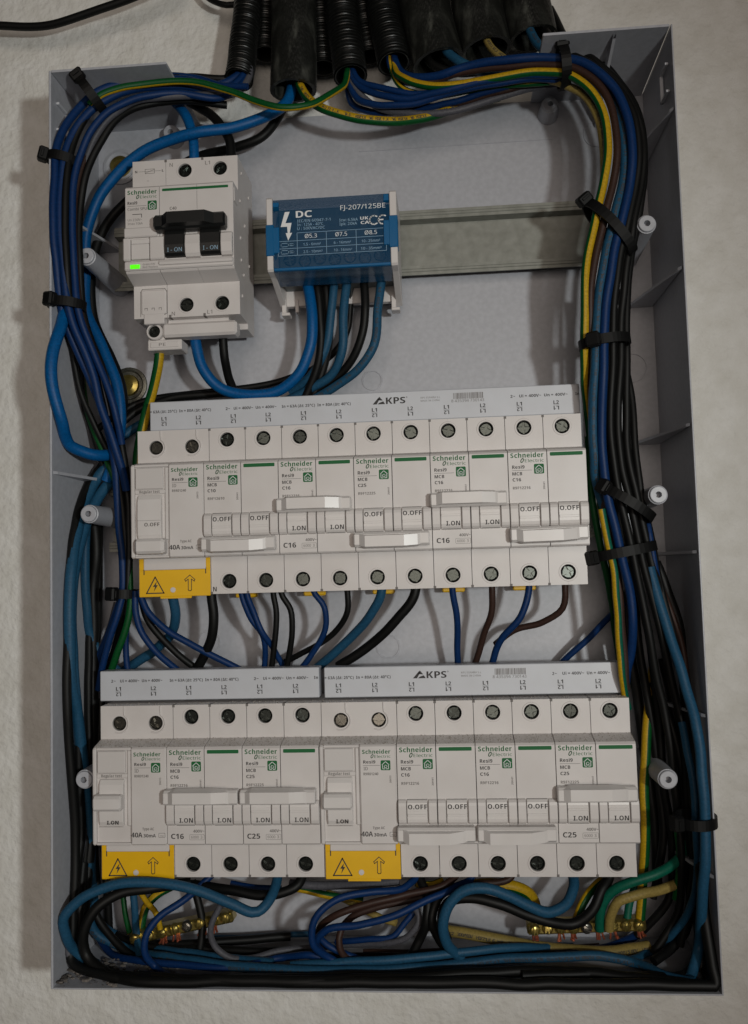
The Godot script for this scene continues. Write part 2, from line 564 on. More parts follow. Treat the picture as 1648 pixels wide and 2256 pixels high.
func breaker(label: String, at: Vector3, rating: String, code: String, on: bool, tilt := 0.0) -> Node3D:
	var t := thing("circuit_breaker", label, "circuit breaker", at, "two pole circuit breakers on the rails")
	for k in 2:
		put("pole_case", pole_case_mesh(34.7, -34.5, 0.0), M.case, t, Vector3(18 * k, 0, 0))
	for k in 2:
		var x := 18.0 * k
		var key := "cheeks"
		if not cache.has(key):
			var st := new_st()
			prism(st, drum_outline(0.0), 0.2, 3.9, 0.25)
			prism(st, drum_outline(0.0), 14.0, 17.8, 0.25)
			cache[key] = st.commit()
		put("toggle_housing", cache[key], M.case, t, Vector3(x, 0, 0))
		key = "drum_%s" % on
		if not cache.has(key):
			var st := new_st()
			prism(st, drum_outline(-0.2), 4.25, 13.45, 0.15)
			var y := -8.9 if not on else -6.7
			box(st, 4.4, 13.2, y - 0.55, y + 0.55, 2.1, 2.42, 0.12)
			box(st, 4.4, 13.2, y + 1.5, y + 1.7, 2.1, 2.3, 0.0)
			cache[key] = st.commit()
		var d := put("toggle", cache[key], M.lever, t, Vector3(x, 0, 0))
		var ink := new_st()
		if on:
			text(ink, "I.ON", 6.6, 13.0, -11.6, 2.05, 2.2, true)
			stroke(ink, [Vector2(5.2, -13.1), Vector2(13.6, -13.1)], 0.16, 1.2)
		else:
			text(ink, "O.OFF", 4.7, 13.4, -6.2, 2.05, 2.2, true)
			stroke(ink, [Vector2(4.4, -2.2), Vector2(13.7, -2.2)], 0.16, 0.6)
		part("print", ink, M.ink, d)
	var h := put("handle", handle_mesh(-0.3, 34.7, not on), M.lever, t, Vector3(0, 0.2 if on else -17.0, 0))
	h.rotation.z = tilt
	for k in 2:
		screw(t, 9 + 18 * k, 34.7, ZS - 0.35, M.dark_screw)
		screw(t, 9 + 18 * k, -34.5, ZS - 0.35, M.dark_screw)
	var dark := new_st()
	var soft := new_st()
	var green := new_st()
	var white := new_st()
	word_mark(green, 1.3, 16.5, 18.9, 2.15, 0.04)
	fill(green, rounded(19.4, 34.4, 19.3, 21.0, 0.4), 0.04)
	house_mark(green, white, 11.9, 11.2, 4.6, 0.04)
	text(dark, "Resi9", 1.9, 7.6, 13.8, 1.55, 0.04, true)
	stroke(dark, [Vector2(1.9, 13.0), Vector2(10.9, 13.0)], 0.14, 0.04)
	text(dark, "MCB", 1.9, 6.4, 10.7, 1.5, 0.04, true)
	text(dark, rating, 1.9, 5.8, 7.9, 1.5, 0.04, true)
	text(soft, code, 1.9, 10.0, 4.2, 1.25, 0.04, true)
	text(soft, "20H41", 14.9, 18.4, 5.6, 0.85, 0.04, true, PI / 2)
	if rating == "C10":
		text(dark, "N", 0.9, 2.7, -39.3, 2.2, ZS + 0.04, true)
	if on:
		text(dark, rating, 1.9, 7.9, -19.6, 2.3, 0.04, true)
		text(soft, "400V~", 12.4, 17.7, -16.7, 1.3, 0.04, true)
		stroke(soft, rounded(10.7, 17.6, -20.0, -17.6, 0.4), 0.12, 0.04, true)
		text(soft, "6000", 11.4, 15.0, -19.4, 1.2, 0.04)
		text(soft, "3", 15.8, 16.7, -19.4, 1.2, 0.04)
	part("print", dark, M.ink, t)
	part("small_print", soft, M.ink_soft, t)
	part("green_print", green, M.ink_green, t)
	part("house_emblem", white, M.ink_white, t)
	# dark ends of the terminal partitions between the poles
	if not cache.has("partition"):
		var notch := new_st()
		box(notch, -0.55, 0.65, -0.58, 0.58, ZS - 4, ZS + 0.1, 0.0)
		cache["partition"] = notch.commit()
	for x in [0.2, 18.0]:
		put("partition_end", cache["partition"], M.ink_soft, t, Vector3(x, TOP - 0.52, 0))
		put("partition_end", cache["partition"], M.ink_soft, t, Vector3(x, BOT + 0.52, 0))
	var clip := new_st()
	box(clip, 3.5, 15, -43.4, -39.5, -49, -45.5, 0.6)
	part("rail_clip", clip, M.yellow_plastic, t)
	return t


func residual_device(label: String, at: Vector3, on: bool) -> Node3D:
	var t := thing("residual_current_device", label, "residual current breaker", at, "two pole residual current devices beside the circuit breakers")
	var key := "rcd_case"
	if not cache.has(key):
		var st := new_st()
		prism(st, [Vector2(BOT, ZB), Vector2(BOT, ZS), Vector2(-22.5, ZS), Vector2(-22.5, -2.5), Vector2(-21.8, -1.8), Vector2(21.4, -1.8), Vector2(22.6, -2.7), Vector2(24.6, ZS), Vector2(TOP, ZS), Vector2(TOP, ZB)], 0.14, 35.86, 0.12, [1, 7])
		for k in 2:
			plate_hole(st, 0.14 + 17.86 * k, 18.0 + 17.86 * k, 24.6, TOP, ZS, 9.4 + 18 * k, 32.0, 3.5, 3.5)
			plate_hole(st, 0.14 + 17.86 * k, 18.0 + 17.86 * k, BOT, -22.5, ZS, 9.4 + 18 * k, -33.0, 3.5, 3.5)
		cache[key] = st.commit()
	put("case", cache[key], M.case, t)
	key = "rcd_frame"
	if not cache.has(key):
		var st := new_st()
		prism(st, [Vector2(-22.5, -2.2), Vector2(-22.5, -0.6), Vector2(-21.9, 0.0), Vector2(21.7, 0.0), Vector2(22.5, -0.9), Vector2(22.5, -2.2)], 18.6, 35.8, 0.7)
		prism(st, [Vector2(-22.5, -2.2), Vector2(-22.5, -0.6), Vector2(-21.9, 0.0), Vector2(21.7, 0.0), Vector2(22.5, -0.9), Vector2(22.5, -2.2)], 0.2, 2.0, 0.5)
		box(st, 2.0, 18.6, 21.1, 22.5, -2.2, -0.4, 0.4)
		box(st, 16.6, 18.6, -14.0, 21.1, -2.2, -0.9, 0.5)
		box(st, 2.0, 18.6, -22.5, -21.4, -2.2, -0.3, 0.3)
		box(st, 2.0, 16.6, 8.2, 10.3, -2.2, -1.0, 0.3)
		cache[key] = st.commit()
	put("front_frame", cache[key], M.case, t)
	var b := new_st()
	box(b, 2.4, 15.9, 10.6, 20.8, -2.2, -0.5, 0.35)
	var btn := part("test_button", b, M.button, t)
	var tee := new_st()
	stroke(tee, [Vector2(7.4, 18.6), Vector2(10.6, 18.6)], 0.3, -0.46)
	stroke(tee, [Vector2(9.0, 18.6), Vector2(9.0, 13.2)], 0.3, -0.46)
	part("print", tee, M.case, btn)
	var d := new_st()
	prism(d, [Vector2(-13.8, -2.0), Vector2(-13.4, -0.2), Vector2(-11.5, 0.6), Vector2(-2.8, 0.9), Vector2(5.5, 0.4), Vector2(7.6, -0.8), Vector2(7.9, -2.0)], 3.6, 15.2, 0.3)
	var y0 := -6.3 if on else -20.9
	var s := [Vector2(y0, -0.8), Vector2(y0 + 0.4, 3.6), Vector2(y0 + 1.6, 4.8), Vector2(y0 + 6.2, 4.8), Vector2(y0 + 7.4, 3.6), Vector2(y0 + 7.8, -0.8)]
	var s0 := [Vector2(y0 + 0.6, -0.8), Vector2(y0 + 1.2, 2.6), Vector2(y0 + 2.2, 3.6), Vector2(y0 + 5.6, 3.6), Vector2(y0 + 6.6, 2.6), Vector2(y0 + 7.2, -0.8)]
	loft(d, [[1.7 if on else 3.4, s0], [2.6 if on else 4.4, s], [14.6 if on else 16.2, s], [15.3 if on else 17.6, s0]])
	var tg := part("toggle", d, M.lever, t)
	var ink := new_st()
	if on:
		text(ink, "I.ON", 7.6, 13.2, -12.6, 1.7, 1.0, true)
	else:
		text(ink, "O.OFF", 7.2, 14.6, -7.4, 1.7, 1.0, true)
	stroke(ink, [Vector2(3.6, -13.9) if on else Vector2(3.6, -4.6), Vector2(15.2, -13.9) if on else Vector2(15.2, -4.6)], 0.12, 1.0 if not on else 0.2)
	part("print", ink, M.ink_soft if not on else M.ink, tg)
	var dark := new_st()
	var soft := new_st()
	var green := new_st()
	var white := new_st()
	word_mark(green, 20.2, 33.2, 18.4, 1.8, 0.04)
	house_mark(green, white, 28.6, 10.9, 4.5, 0.04)
	text(dark, "Resi9", 20.6, 26.2, 14.0, 1.4, 0.04, true)
	stroke(dark, [Vector2(20.5, 13.1), Vector2(28.2, 13.1)], 0.14, 0.04)
	text(dark, "ID", 20.7, 22.6, 11.0, 1.4, 0.04)
	text(soft, "R9R01240", 20.6, 27.4, 8.7, 1.2, 0.04, true)
	text(soft, "20H13", 31.7, 35.0, 6.8, 0.85, 0.04, true, PI / 2)
	text(soft, "Type AC", 24.2, 29.8, -15.6, 1.2, 0.04, true)
	text(dark, "40A", 18.9, 24.2, -18.8, 2.2, 0.04, true)
	text(dark, "30mA", 24.7, 30.6, -18.8, 1.5, 0.04, true)
	stroke(dark, rounded(32.0, 35.0, -18.8, -16.9, 0.3), 0.14, 0.04, true)
	text(dark, "~", 32.6, 34.4, -18.3, 1.4, 0.04)
	text(soft, "Regular test", 4.2, 14.2, 8.6, 1.3, -0.96, true)
	part("print", dark, M.ink, t)
	part("small_print", soft, M.ink_soft, t)
	part("green_print", green, M.ink_green, t)
	part("house_emblem", white, M.ink_white, t)
	var lip := new_st()
	for k in 2:
		var cx := 9.4 + 18 * k
		var path := [cx + 2.4, TOP - 0.2, ZS + 0.1, cx + 2.4, 37.4, ZS + 0.1]
		for i in 9:
			var a := lerpf(0.95, -2.0, i / 8.0)
			path.append_array([cx + cos(a) * 4.6, 32.0 + sin(a) * 4.6, ZS + 0.1])
		sweep(lip, frames(curve_points(path, 0.8)), func(_i): return 0.38, 6)
		screw(t, cx, 32.0, ZS - 0.5, M.bright_screw)
	part("keyhole_lip", lip, M.case, t)
	var yc := new_st()
	box(yc, 0.6, 35.9, -41.2, -28.2, ZS + 0.3, ZS + 1.2, 0.25)
	box(yc, 11.0, 26.5, -42.2, -41.0, ZS + 0.3, ZS + 1.1, 0.2)
	box(yc, 0.6, 3.0, -28.4, -22.7, ZS + 0.3, ZS + 1.1, 0.2)
	box(yc, 33.8, 35.9, -28.4, -22.7, ZS + 0.3, ZS + 1.1, 0.2)
	var cov := part("yellow_cover", yc, M.yellow_plastic, t)
	var z := ZS + 1.24
	var pr := new_st()
	var tr := [Vector2(4.3, -39.4), Vector2(12.9, -39.4), Vector2(8.6, -31.6)]
	stroke(pr, tr, 0.55, z, true)
	fill(pr, [Vector2(9.5, -33.6), Vector2(7.4, -36.3), Vector2(8.5, -36.3), Vector2(7.9, -38.6), Vector2(9.9, -35.5), Vector2(8.9, -35.5)], z)
	stroke(pr, [Vector2(25.0, -33.0), Vector2(25.0, -38.2), Vector2(25.4, -38.6), Vector2(26.2, -38.6), Vector2(26.6, -38.2), Vector2(26.6, -33.0), Vector2(28.0, -34.0), Vector2(28.3, -33.2), Vector2(25.8, -31.0), Vector2(23.3, -33.2), Vector2(23.7, -34.0)], 0.35, z, true)
	stroke(pr, [Vector2(3.1, -28.0), Vector2(3.1, -30.2)], 0.5, z)
	stroke(pr, [Vector2(33.7, -27.6), Vector2(33.7, -30.2)], 0.5, z)
	part("warning_print", pr, M.ink, cov)
	var pin := new_st()
	lathe(pin, 17.4, -38.0, [Vector2(1.35, z - 0.04), Vector2(1.2, z + 0.25), Vector2(0.01, z + 0.3)], 16)
	part("seal_pin", pin, M.case, cov)
	var tongue := new_st()
	box(tongue, 3.0, 33.8, -28.2, -22.6, ZS, ZS + 1.5, 0.25)
	part("label_tongue", tongue, M.case, t)
	return t


func surge_breaker(at: Vector3) -> void:
	var t := thing("surge_protection_breaker", "white main breaker with black twin handle and lit green lamp", "surge breaker", at)
	var st := new_st()
	var o := [Vector2(BOT, ZB), Vector2(BOT, ZS), Vector2(-24.0, ZS), Vector2(-21.0, -0.8), Vector2(-20.2, 0.0), Vector2(21.6, 0.0), Vector2(22.5, -0.9), Vector2(22.5, ZS), Vector2(TOP, ZS), Vector2(TOP, ZB)]
	prism(st, o, 0.1, 17.1, 0.15, [7])
	prism(st, o, 17.3, 35.9, 0.15, [1, 7])
	prism(st, o, 36.0, 53.9, 0.15, [1, 7])
	plate_hole(st, 0.1, 17.1, 22.5, TOP, ZS, 8, 30, 0.2, 0.1)
	plate_hole(st, 17.3, 36.0, BOT, -24.0, ZS, 27, -34.5, 3.5, 3.5)
	plate_hole(st, 36.0, 53.9, BOT, -24.0, ZS, 45, -34.5, 3.5, 3.5)
	plate_hole(st, 17.3, 36.0, 22.5, TOP, ZS, 27, 34.3, 3.5, 3.5)
	plate_hole(st, 36.0, 53.9, 22.5, TOP, ZS, 45, 34.3, 3.5, 3.5)
	for x in [27.0, 45.0]:
		for y in [34.3, -34.5]:
			lathe(st, x, y, [Vector2(4.4, ZS), Vector2(4.2, ZS + 0.2), Vector2(3.6, ZS + 0.2), Vector2(3.5, ZS)], 28, false)
			box(st, x - 0.1, x + 0.1, minf(y + 4.5, TOP) if y > 0 else -30.0, TOP if y > 0 else -24.6, ZS - 0.05, ZS + 0.1, 0.0)
	part("case", st, M.case, t)
	for x in [27.0, 45.0]:
		screw(t, x, 34.3, ZS - 0.35, M.dark_screw)
		screw(t, x, -34.5, ZS - 0.35, M.dark_screw)
	# left pole: stepped front with a small window flap
	var fl := new_st()
	box(fl, -0.2, 16.2, -3.6, 1.2, -0.5, 1.6, 0.5)
	box(fl, -0.5, 3.2, -15.4, -4.0, -0.5, 2.4, 0.6)
	box(fl, 12.7, 20.0, -15.4, -4.0, -0.5, 2.4, 0.6)
	box(fl, -0.2, 53.7, -20.0, -15.4, -0.5, 1.5, 0.6)
	prism(fl, [Vector2(-18.6, 1.2), Vector2(-18.2, 2.3), Vector2(-17.2, 2.7), Vector2(-16.2, 2.3), Vector2(-15.8, 1.2)], 17.4, 53.5, 0.3)
	part("front_frame", fl, M.case, t)
	var w := new_st()
	box(w, 3.5, 12.4, -14.8, -7.2, -0.5, 1.9, 0.3)
	box(w, 3.4, 12.5, -7.0, -4.6, -0.5, 1.5, 0.3)
	part("reset_flap", w, M.lever, t)
	for k in 2:
		var x := 20.4 + 17.6 * k
		var d := new_st()
		prism(d, [Vector2(-14.6, -0.5), Vector2(-14.2, 1.8), Vector2(-13.0, 2.9), Vector2(-9.0, 3.4), Vector2(-4.0, 3.3), Vector2(0.5, 2.0), Vector2(0.5, -0.5)], x, x + 9.8, 0.3)
		var tg := part("toggle", d, M.black_plastic, t)
		var ink := new_st()
		text(ink, "I - ON", x + 1.6, x + 8.8, -12.6, 1.9, 3.5)
		part("print", ink, M.ink_pale, tg)
	var ch := new_st()
	for q in [[30.4, 37.8], [48.0, 53.6]]:
		prism(ch, [Vector2(-15.2, -0.5), Vector2(-14.8, 1.6), Vector2(-13.4, 2.7), Vector2(-9.0, 3.2), Vector2(-4.4, 2.6), Vector2(-3.4, 1.4), Vector2(-3.2, -0.5)], q[0], q[1], 0.35)
	part("toggle_housing", ch, M.case, t)
	var h := new_st()
	prism(h, [Vector2(-3.6, 0.4), Vector2(-3.6, 5.4), Vector2(-2.4, 6.8), Vector2(2.4, 6.8), Vector2(3.6, 5.4), Vector2(3.6, 0.4)], 16.0, 51.2, 0.9)
	var small := [Vector2(-3.4, 4.6), Vector2(-2.6, 6.4), Vector2(2.6, 6.4), Vector2(3.4, 4.6)]
	var big := [Vector2(-3.2, 4.2), Vector2(-2.2, 9.4), Vector2(3.4, 9.4), Vector2(5.0, 4.2)]
	loft(h, [[20.0, small], [23.5, big], [42.0, big], [46.5, small]])
	part("handle", h, M.black_plastic, t, Vector3(0, 1.4, 0))
	var led := new_st()
	box(led, 2.9, 7.7, -19.4, -17.3, 1.2, 1.75, 0.15)
	part("indicator_lamp", led, M.led, t)
	# print
	var dark := new_st()
	var soft := new_st()
	var green := new_st()
	var white := new_st()
	word_mark(green, 1.3, 16.0, 18.4, 2.05, 0.04)
	fill(green, rounded(18.7, 51.6, 19.2, 20.5, 0.4), 0.04)
	house_mark(green, white, 11.4, 10.3, 4.6, 0.04)
	text(dark, "Resi9", 1.3, 6.2, 13.4, 1.5, 0.04, true)
	stroke(dark, [Vector2(1.3, 12.6), Vector2(10.7, 12.6)], 0.14, 0.04)
	text(dark, "Combi SPU", 1.3, 11.0, 10.4, 1.3, 0.04)
	stroke(dark, [Vector2(3.8, 8.4), Vector2(8.3, 8.4), Vector2(8.3, 6.8)], 0.3, 0.04)
	text(soft, "Un 230V~", 1.3, 8.6, 5.1, 1.1, 0.04)
	text(soft, "Imax 10kA", 1.3, 8.8, 3.2, 1.1, 0.04)
	text(soft, "C40", 22.4, 25.8, 9.6, 1.5, 0.04, true)
	text(soft, "400V~", 22.4, 26.4, 7.9, 1.1, 0.04, true)
	text(soft, "Green=ON", 9.2, 15.2, -17.9, 0.9, 1.56)
	text(soft, "Red=Replace", 9.2, 16.6, -19.3, 0.9, 1.56)
	var z := ZS + 0.04
	text(soft, "N", 19.2, 20.8, 36.6, 1.8, z)
	text(soft, "L1", 37.4, 39.9, 36.6, 1.8, z)
	text(soft, "N", 19.4, 21.0, -39.6, 1.8, z)
	text(soft, "L1", 37.4, 39.9, -39.6, 1.8, z)
	text(dark, "N", 1.4, 2.5, 34.4, 1.2, z, true)
	text(dark, "L", 15.2, 16.1, 34.4, 1.2, z, true)
	stroke(soft, [Vector2(3.2, 35.0), Vector2(14.6, 35.0)], 0.16, z)
	stroke(soft, rounded(6.6, 11.4, 33.9, 36.1, 0.2), 0.2, z, true)
	stroke(soft, [Vector2(6.8, 34.2), Vector2(11.2, 35.8)], 0.2, z)
	part("print", dark, M.ink, t)
	part("small_print", soft, M.ink_soft, t)
	part("green_print", green, M.ink_green, t)
	part("house_emblem", white, M.ink_white, t)
	for q in [[17.2, TOP], [36.0, TOP], [36.0, BOT + 1.2], [18.6, BOT + 1.2]]:
		var notch := new_st()
		box(notch, q[0] - 0.6, q[0] + 0.6, q[1] - 1.3, q[1] + 0.1, ZS - 4, ZS + 0.08, 0.0)
		part("partition_end", notch, M.ink_soft, t)
	# cartridge flap on the lower shoulder
	var f := new_st()
	prism(f, [Vector2(-38.6, ZS - 0.5), Vector2(-38.6, ZS + 0.7), Vector2(-26.8, ZS + 0.7), Vector2(-26.0, ZS), Vector2(-26.0, ZS - 0.5)], 4.0, 16.6, 0.6)
	box(f, 5.2, 15.6, -43.5, -38.2, ZS - 6, ZS + 0.5, 0.4)
	var fp := part("cartridge_flap", f, M.case, t)
	var fo := new_st()
	stroke(fo, [Vector2(3.6, -39.4), Vector2(3.6, -27.0), Vector2(4.6, -25.6), Vector2(16.0, -25.6), Vector2(17.0, -27.0), Vector2(17.0, -38.2), Vector2(15.6, -39.0)], 0.28, ZS + 0.05)
	for x in [6.6, 10.2, 13.8]:
		stroke(fo, [Vector2(x - 0.6, -36.3), Vector2(x - 0.6, -35.5), Vector2(x + 0.6, -35.5), Vector2(x + 0.6, -36.6)], 0.25, ZS + 0.74)
	part("flap_gap", fo, M.ink_soft, fp)
	# rail latch bar and the earth terminal under the case
	var b := new_st()
	box(b, 13.5, 51.4, -49.6, -42.4, -22.0, -13.4, 1.2)
	box(b, 16.0, 47.0, -42.6, -40.4, -24.0, -15.5, 0.3)
	box(b, 38.0, 53.9, -43.6, -40.4, -44.0, -28.0, 0.3)
	part("latch_bar", b, M.case, t)
	var e := new_st()
	lathe(e, 9.6, -46.6, [Vector2(4.2, -24), Vector2(4.2, -13.6), Vector2(3.8, -13.0), Vector2(3.1, -13.0), Vector2(2.9, -16.0)], 26, false)
	box(e, 5.6, 23.0, -55.6, -50.4, -26, -15.0, 0.4)
	box(e, 7.2, 21.4, -54.4, -51.6, -15.2, -14.6, 0.2)
	box(e, 5.6, 14.0, -51.0, -46.0, -26, -16.0, 0.3)
	var et := part("earth_terminal", e, M.case, t)
	var pe := new_st()
	text(pe, "PE", 11.5, 15.0, -53.7, 1.4, -14.56)
	part("print", pe, M.ink_soft, et)
	var es := put("screw", screw_mesh(), M.dark_screw, et, Vector3(9.6, -46.6, -14.2))
	es.rotation.z = 0.7
	# moulded pips on the exposed flank
	var pips := new_st()
	for q in [[18, -14], [9, -24], [-1, -14], [-9, -33], [-18, -20], [-30, -16], [28, -34], [34, -18], [-12, -15]]:
		box(pips, 53.8, 54.5, q[0] - 0.8, q[0] + 0.8, q[1] - 0.6, q[1] + 0.6, 0.25)
	box(pips, 53.8, 54.3, 13, 20, -8, -1.5, 0.2)
	part("side_pip", pips, M.case, t)


func distribution_block(at: Vector3) -> void:
	# local: x 0..64 over both end caps, y from the middle of the face
	var t := thing("distribution_block", "blue see-through neutral distribution block with white end caps", "distribution block", at)
	var H := 18.6
	var st := new_st()
	var o := [Vector2(-H - 9, -38), Vector2(-H - 0.6, -8), Vector2(-H, -1.0), Vector2(-H + 1, 0), Vector2(H - 1, 0), Vector2(H, -1.0), Vector2(H + 2, -38)]
	prism(st, o, 0, 3.0, 0.3)
	prism(st, o, 60.6, 64.0, 0.3)
	for x in [1.0, 58.5]:
		box(st, x, x + 2.4, -H - 12.0, -H - 4.0, -38, -32, 0.3)
		box(st, x, x + 4.4, -H - 13.0, -H - 11.4, -38, -31, 0.3)
	box(st, 8.0, 9.8, -H - 11.0, -H - 4.0, -38, -33, 0.3)
	box(st, 3.0, 60.6, -H - 7.5, -H + 2, -38, -34, 0.3)
	part("end_cap", st, M.case, t)
	var b := new_st()
	box(b, 3.2, 60.4, -H + 0.5, H - 1, -38, -14, 0.5)
	var blk := part("terminal_body", b, M.block_body, t)
	for k in 7:
		screw(blk, 9 + 7.6 * k, -8.5 if k % 2 == 0 else -9.5, -13.2, M.bright_screw)
	var c := new_st()
	prism(c, [Vector2(-H - 2, -18), Vector2(-H - 0.2, -1.6), Vector2(-H + 0.8, -0.4), Vector2(H - 7.5, -0.4), Vector2(H - 0.8, -2.2), Vector2(H + 1.0, -18)], 2.9, 60.7, 0.3)
	part("clear_cover", c, M.tinted, t)
	var k := new_st()
	box(k, -0.4, 3.6, -11.0, 4.6, -7, 0.7, 0.4)
	box(k, 2.2, 6.2, -9.8, 3.2, -2, 0.5, 0.3)
	box(k, 60.0, 64.4, -10.0, 5.8, -7, 0.7, 0.4)
	box(k, 57.4, 61.6, -8.6, 3.6, -2, 0.5, 0.3)
	box(k, 57.6, 60.6, 13.4, 17.4, -3, -1.2, 0.3)
	box(k, 3.0, 6.0, 12.4, 16.4, -3, -1.2, 0.3)
	box(k, 3.2, 60.4, -H + 0.1, -H + 1.6, -2.0, -0.2, 0.3)
	part("cover_clip", k, M.tinted_clip, t)
	var w := new_st()
	var p := new_st()
	var z := -0.3
	fill(w, [Vector2(9.2, 10.8), Vector2(11.6, 10.8), Vector2(9.4, 5.2), Vector2(12.4, 5.2), Vector2(11.4, 0.2), Vector2(12.6, 0.2), Vector2(10.6, -3.6), Vector2(9.4, 0.2), Vector2(10.4, 0.2), Vector2(10.2, 3.4), Vector2(7.0, 3.4)], z)
	text(w, "DC", 14.6, 22.6, 7.6, 3.3, z, true)
	text(w, "FJ-207/125BE", 36.6, 58.6, 9.6, 2.2, z)
	text(p, "IEC/EN 60947-7-1", 15.2, 31.6, 5.2, 1.3, z)
	text(p, "In : 125A - 40°C", 15.2, 28.0, 3.3, 1.3, z)
	text(p, "U : 500VAC/DC", 15.2, 28.8, 1.4, 1.3, z)
	text(p, "Icw: 6.5kA", 36.0, 45.0, 4.4, 1.3, z)
	text(p, "Ipk: 20kA", 36.0, 44.6, 2.4, 1.3, z)
	text(w, "UK", 46.2, 50.2, 4.7, 1.5, z, true)
	text(w, "CA", 46.4, 50.6, 2.5, 1.5, z, true)
	var arc := []
	for i in 9:
		arc.append(Vector2(53.4, 4.2) + Vector2.from_angle(lerpf(0.9, TAU - 0.9, i / 8.0)) * 2.2 + Vector2(-0.5, 0))
	stroke(w, arc, 0.6, z)
	var arc2 := []
	for i in 9:
		arc2.append(Vector2(57.8, 4.2) + Vector2.from_angle(lerpf(1.0, TAU - 1.0, i / 8.0)) * 2.2 + Vector2(-0.5, 0))
	stroke(w, arc2, 0.6, z)
	stroke(w, [Vector2(55.2, 4.2), Vector2(57.2, 4.2)], 0.6, z)
	for y in [0.0, -3.9, -7.6, -11.2]:
		stroke(p, [Vector2(5.6 if y < -2 else 15.0, y), Vector2(58.6, y)], 0.18, z)
	for x in [5.6, 15.0, 29.4, 44.0, 58.6]:
		stroke(p, [Vector2(x, -3.9 if x < 10 else 0.0), Vector2(x, -11.2)], 0.18, z)
	text(w, "Ø5.3", 18.8, 24.8, -2.9, 1.9, z)
	text(w, "Ø7.5", 33.8, 39.6, -2.9, 1.9, z)
	text(w, "Ø8.5", 48.2, 54.2, -2.9, 1.9, z)
	for q in [["1.5 - 6mm²", 18.0, 26.6, -6.6], ["6 - 16mm²", 33.0, 41.4, -6.6], ["10 - 25mm²", 46.6, 55.6, -6.6], ["2.5 - 10mm²", 18.0, 27.4, -10.3], ["10 - 16mm²", 33.0, 41.8, -10.3], ["10 - 35mm²", 46.2, 56.2, -10.3]]:
		text(p, q[0], q[1], q[2], q[3], 1.25, z)
	for y in [-5.8, -9.4]:
		stroke(p, rounded(7.0, 10.6, y - 0.8, y + 0.9, 0.3), 0.2, z, true)
		stroke(p, rounded(10.8, 13.4, y - 0.4, y + 0.5, 0.3), 0.2, z, true)
	part("print", w, M.ink_white, t)
	part("small_print", p, M.ink_pale, t)


# printed white strip over a comb busbar; marks = [text, x0, x1] in local millimetres
func busbar(label: String, at: Vector3, long: float, specs: Array, first: float, count: int, logo: float, code: float) -> void:
	var t := thing("busbar_cover", label, "busbar", at, "white busbar covers above the breakers")
	var st := new_st()
	box(st, 0, long, 0, 14.6, -9, 0, 0.35)
	part("strip", st, M.cover, t)
	var p := new_st()
	var z := 0.04
	for q in specs:
		text(p, q[0], q[1], q[2], 9.0, 1.4, z, true)
	for k in count:
		var x := first + 17.75 * k
		var two := k % 2 == 1
		text(p, "L2" if two else "L1", x - 1.3, x + 1.3, 5.0, 1.8, z, true)
		stroke(p, [Vector2(x - 1.4, 4.55), Vector2(x + 1.4, 4.55)], 0.13, z)
		text(p, "L1" if two else "L2", x - 1.3, x + 1.3, 4.1, 1.8, z, true, PI)
	part("print", p, M.ink, t)
	if logo > 0.0:
		var g := new_st()
		text(g, "KPS", logo + 6.6, logo + 16.2, 8.6, 3.2, z, true)
		fill(g, [Vector2(logo, 8.6), Vector2(logo + 2.0, 8.6), Vector2(logo + 3.5, 11.2), Vector2(logo + 3.0, 12.0)], z)
		fill(g, [Vector2(logo + 2.4, 8.6), Vector2(logo + 6.2, 8.6), Vector2(logo + 5.3, 10.0), Vector2(logo + 3.4, 9.4)], z)
		fill(g, [Vector2(logo + 3.4, 12.4), Vector2(logo + 2.6, 10.6), Vector2(logo + 5.1, 10.4)], z)
		lathe(g, logo + 16.9, 11.6, [Vector2(0.35, z), Vector2(0.2, z)], 8)
		part("logo_print", g, M.ink, t)
		var s := new_st()
		text(s, "KPS ESPAÑA S.L", code - 16.0, code - 6.4, 10.5, 0.8, z)
		text(s, "MADE IN CHINA", code - 16.0, code - 6.6, 9.0, 0.8, z)
		text(s, "8 435394 730143", code - 1.0, code + 15.0, 8.0, 1.3, z)
		var x := code
		while x < code + 14.5:
			var w := rng.randf_range(0.14, 0.42)
			fill(s, [Vector2(x, 9.6), Vector2(x + w, 9.6), Vector2(x + w, 12.6), Vector2(x, 12.6)], z)
			x += w + rng.randf_range(0.14, 0.36)
		part("barcode_print", s, M.ink_soft, t)


# ---- wires, conduits, ties --------------------------------------------------------------------------------
# a hand-bent cable is never a perfect curve: it wanders by a fraction of a millimetre
func wavered(pts: PackedVector3Array, amount: float) -> PackedVector3Array:
	var n := FastNoiseLite.new()
	n.seed = 31
	n.frequency = 0.02
	n.fractal_octaves = 2
	for i in pts.size():
		var q := pts[i]
		var d := Vector3(n.get_noise_3d(q.x, q.y, q.z * 3.0), n.get_noise_3d(q.x + 300.0, q.y, q.z * 3.0), n.get_noise_3d(q.x, q.y + 300.0, q.z * 3.0))
		pts[i] = q + d * amount * 2.0
	return pts


